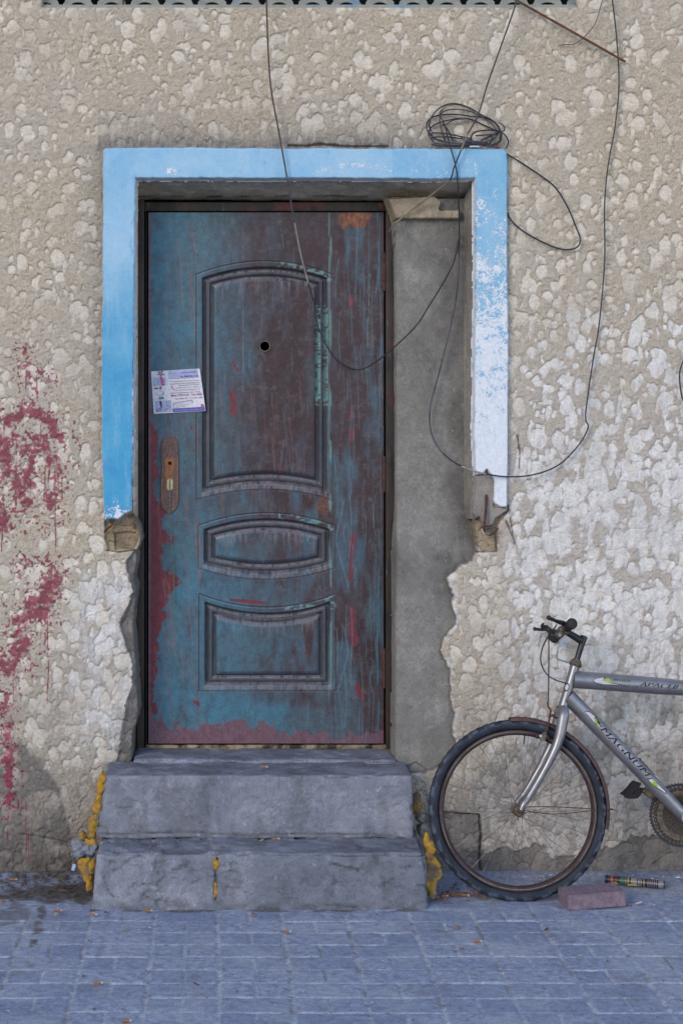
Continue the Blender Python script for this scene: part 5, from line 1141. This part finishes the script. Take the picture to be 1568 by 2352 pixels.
# spent firework tube
t0 = G(1390, 2030); t1 = G(1526, 2043); ax = (t1-t0).normalized(); FT = empty('firework_tube', (t0.x, t0.y, .016), 'spent cardboard firework tube with red, yellow and black bands against the wall', 'tube')
Lt = (t1-t0).length
def tb(a, b, r_, m, nm='label_band'): MB().revolve(ax*Lt*a, ax, [(0, r_), (Lt*(b-a), r_)], 22).build(nm, m, FT)
tb(0, 1, .0150, M['tblack'], 'tube_body'); tb(.05, .085, .0153, M['tred']); tb(.10, .125, .0154, M['tyel']); tb(.135, .21, .0154, M['tred']); tb(.25, .33, .0153, M['tgrn']); tb(.34, .355, .0154, M['tyel']); tb(.37, .41, .0154, M['twht']); tb(.44, .462, .0154, M['tyel']); tb(.465, .54, .0153, M['twht']); tb(.56, .585, .0153, M['twht']); tb(.60, .62, .0153, M['twht']); tb(.65, .668, .0154, M['tyel']); tb(.0, .035, .0157, M['tblack'])
for q in range(5): tb(.72+.035*q, .732+.035*q, .0153, M['twht'], 'print')
tb(.90, .985, .0153, M['twht'], 'print')
MB().box(ax*Lt*.18+Vector((0, -.0135, -.0065)), (.018, .002, .004), bev=.001).build('print', M['tyel'], FT); MB().box(ax*Lt*.5+Vector((0, -.0135, -.0075)), (.03, .002, .003), bev=.001).build('print', M['tyel'], FT)
# cigarette ends
spots = [(133, 2098, 20, 0), (213, 2107, -4, 0), (340, 2098, 8, 0), (580, 2106, 80, 0), (658, 2146, -5, 0), (1096, 2169, 5, 0), (225, 2264, -6, 0), (30, 2026, 3, 0), (1020, 2064, 15, 0), (1068, 2062, -20, 0), (1002, 2068, 60, 0), (1050, 2136, 70, 0), (290, 2352, 4, 0), (8, 2076, 50, 0)]
where = ['beside the dark joint left of the steps', 'on the paving in front of the left end of the steps', 'against the foot of the lower step, left half', 'standing nearly end-on below the middle of the steps', 'on the pavers in front of the middle of the steps', 'on the pavers below the front wheel', 'lying alone far left near the bottom of the picture', 'in the dirt against the left wall foot',
         'among leaves beside the yellow foam', 'under the front tyre, right of the leaf litter', 'touching the right foot of the steps', 'small and end-on, left of the wheel on the pavers', 'at the very bottom edge of the picture', 'at the left edge of the paving']
protoF = None
def butt_root(k, p, rz):
    global protoF
    r_ = bpy.data.objects.new('cigarette_end', None); link(r_); r_.empty_display_size = .02; r_.location = p; r_.rotation_euler = (0, 0, R(rz)); tag(r_, 'orange cigarette end '+where[k] if k < len(where) else '', 'cigarette end', 'cigarette ends on the paving')
    if protoF is None:
        a = MB().tube([(-.013, 0, 0), (-.006, .0005, 0), (.006, -.0003, 0), (.009, 0, 0)], [.0037, .0039, .0038, .0038], 10).build('filter', M['butt'], r_); b = MB().tube([(.0092, 0, 0), (.013, .0006, .0003), (.016, .0004, 0)], [.0036, .0034, .0024], 9).build('burnt_tip', M['wtip'], r_); protoF = (a, b)
    else:
        for s_ in protoF: c_ = s_.copy(); link(c_); c_.parent = r_
    return r_
for k, (px, py, rz, _) in enumerate(spots):
    p = G(px, py); p.z = .008; butt_root(k, p, rz)
for k, (px, py, zz, yy, lab) in enumerate(((632, 1928, .208, -.30, 'orange cigarette end on the lower tread, middle'), (605, 1772, .436, -.15, 'orange cigarette end on the upper tread under the door'))):
    r_ = butt_root(0, W(px+40*k, py, yy), 5-10*k); r_.location = ((px-500)*(CAMD+yy)/F, yy, zz+.004); r_['label'] = lab
def leaf(px, py, size, rz, m, lab, z=.006, y=None, grp='dry leaves on the ground', cat='leaf', k=0):
    p = G(px, py) if y is None else Vector((W(px, py, y).x, y, W(px, py, y).z)); p.z = z if y is None else z
    V = []; n = 7
    for i in range(n):
        t = i/(n-1); w_ = .42*math.sin(math.pi*(t**.8))*size*(1+.25*math.sin(i*2.4+k)); x_ = (t-.5)*size*2*.8; up = .25*size*math.sin(t*3+k)
        V += [(x_, -w_, up+.2*w_+.001), (x_, 0, up), (x_, w_, up+.35*w_+.001)]
    Fq = [(3*i+q, 3*i+3+q, 3*i+4+q, 3*i+1+q) for i in range(n-1) for q in (0, 1)]
    o = MB().add(V, Fq).build('leaf', m); o.location = p; o.rotation_euler = (0, 0, R(rz)); tag(o, lab, cat, grp); return o
leaf(1443, 2092, .022, 110, M['leaf'], 'reddish brown leaf curled against the right end of the brick', .012, k=1)
leaf(1467, 2082, .018, 10, M['wtip'], 'crumpled white scrap to the right of the brick', .012, None, 'paper scraps on the ground', 'scrap', 4)
leaf(291, 2138, .016, 15, M['leafy'], 'pale green leaf on the pavers in front of the steps, left', k=2)
leaf(1100, 2124, .012, 5, M['leafy'], 'small dry leaf on the paving just below the front wheel', k=3)
leaf(1255, 2140, .014, 30, M['dirt'], 'dark crumpled leaf on the pavers right of the wheel', k=5)
leaf(1060, 2186, .012, -20, M['leaf'], 'thin brown leaf near the cigarette end below the wheel', k=6)
leaf(245, 2103, .014, 20, M['dirt'], 'black shrivelled leaf beside the cigarette end left of the steps', k=7)
leaf(450, 2266, .014, 3, M['dirt'], 'dark curled leaf low on the paving left of centre', k=8)
leaf(1000, 2306, .008, 40, M['scrap'], 'tiny white chip low on the paving right of centre', .004, None, 'paper scraps on the ground', 'scrap', 2)
leaf(1332, 2198, .010, 4, M['scrap'], 'white sliver on the pavers below the brick', .004, None, 'paper scraps on the ground', 'scrap', 3)
leaf(1320, 2043, .020, 12, M['scrap'], 'white paper flake between the tyre and the firework tube', .012, None, 'paper scraps on the ground', 'scrap', 1)
leaf(192, 2247, .011, 80, M['leaf'], 'small brown leaf standing in a joint at lower left', k=9)
leaf(130, 2106, .015, 60, M['leafy'], 'yellowish leaf in the dark joint left of the steps', k=12)
leaf(1395, 2110, .009, 15, M['leaf'], 'little brown leaf below the left corner of the brick', k=10); leaf(1322, 2115, .009, -15, M['leaf'], 'tiny brown leaf left of and below the brick', k=11)
leaf(600, 1932, .013, 30, M['leafy'], 'crumpled greenish leaf on the lower tread', .212, -.32, k=4)
leaf(490, 1768, .010, -20, M['leaf'], 'small brown leaf on the upper tread', .436, -.16, k=5); leaf(388, 1755, .009, 20, M['leafy'], 'yellow leaf on the upper tread near its left end', .438, -.10, k=6)
wr = MB().box((0, 0, 0), (.006, .003, .012), Matrix.Rotation(.3, 3, 'Y'), .001).build('wrapper', M['tblack']); wr.location = W(169, 1993, -.30); wr.location.z = max(.02, wr.location.z)
wr.data.materials.clear(); wr.data.materials.append(simple('blue_foil', (.25, .38, .70), .3, .2, c2=(.6, .65, .75), sc=200)); tag(wr, 'tiny shiny blue wrapper beside the rock left of the steps', 'wrapper')
# crumbs, twigs and leaf litter nobody could count
V = []; Fq = []
def crumb(p, s_):
    o_ = len(V); a = rng.random()*6.28; e = rng.random(4)*.6+.7
    pts = [(math.cos(a+q*1.571)*s_*e[q]*(1.6 if q % 2 else .8), math.sin(a+q*1.571)*s_*e[q]*(1.6 if q % 2 else .8), s_*.15*rng.random()) for q in range(4)]
    top = (0, 0, s_*(.35+.5*rng.random()))
    V.extend([(p[0]+q[0], p[1]+q[1], p[2]+q[2]) for q in pts]+[(p[0]+top[0], p[1]+top[1], p[2]+top[2])]); Fq.extend([(o_, o_+1, o_+4), (o_+1, o_+2, o_+4), (o_+2, o_+3, o_+4), (o_+3, o_, o_+4)])
def scatter(n, fx, s0, s1, m, name, lab):
    global V, Fq
    V = []; Fq = []
    for _ in range(n): crumb(fx(), s0+(s1-s0)*rng.random()**2)
    o = mesh(name, V, Fq, m, None, False); tag(o, lab, None, None, 'stuff')
scatter(260, lambda: (-.83+.42*rng.random(), -.03-.30*abs(rng.normal(0, .5)), .008), .002, .011, M['dirt'], 'leaf_litter', 'dark crumbled leaf litter piled against the left wall foot')
scatter(90, lambda: (.80+.16*rng.random()+.05*rng.normal(), -.28+.05*rng.normal(), .008), .002, .011, M['leaf'], 'leaf_litter', 'brown leaf litter between the steps and the front tyre')
scatter(3, lambda: (.82+.14*rng.random(), -.30+.04*rng.normal(), .01), .006, .014, M['rustlight'], 'orange_chips', 'orange chips and leaf bits beside the foam')
scatter(330, lambda: (-.85+2.7*rng.random(), -.02-1.6*rng.random()**1.5, .004), .001, .0045, M['dirt'], 'grit', 'fine dark grit scattered on the paving')
scatter(240, lambda: (-.85+2.7*rng.random(), -.02-1.6*rng.random()**2, .004), .001, .004, M['scrap'], 'plaster_crumbs', 'pale plaster crumbs scattered on the paving')
scatter(60, lambda: (1.1+.65*rng.random(), -.03-.1*rng.random(), .01), .002, .007, M['scrap'], 'plaster_crumbs', 'pale plaster crumbs along the wall foot behind the firework tube')
scatter(70, lambda: (-.4+1.1*rng.random(), -.05-.15*rng.random(), .437), .001, .004, M['dirt'], 'grit', 'grit on the upper tread')
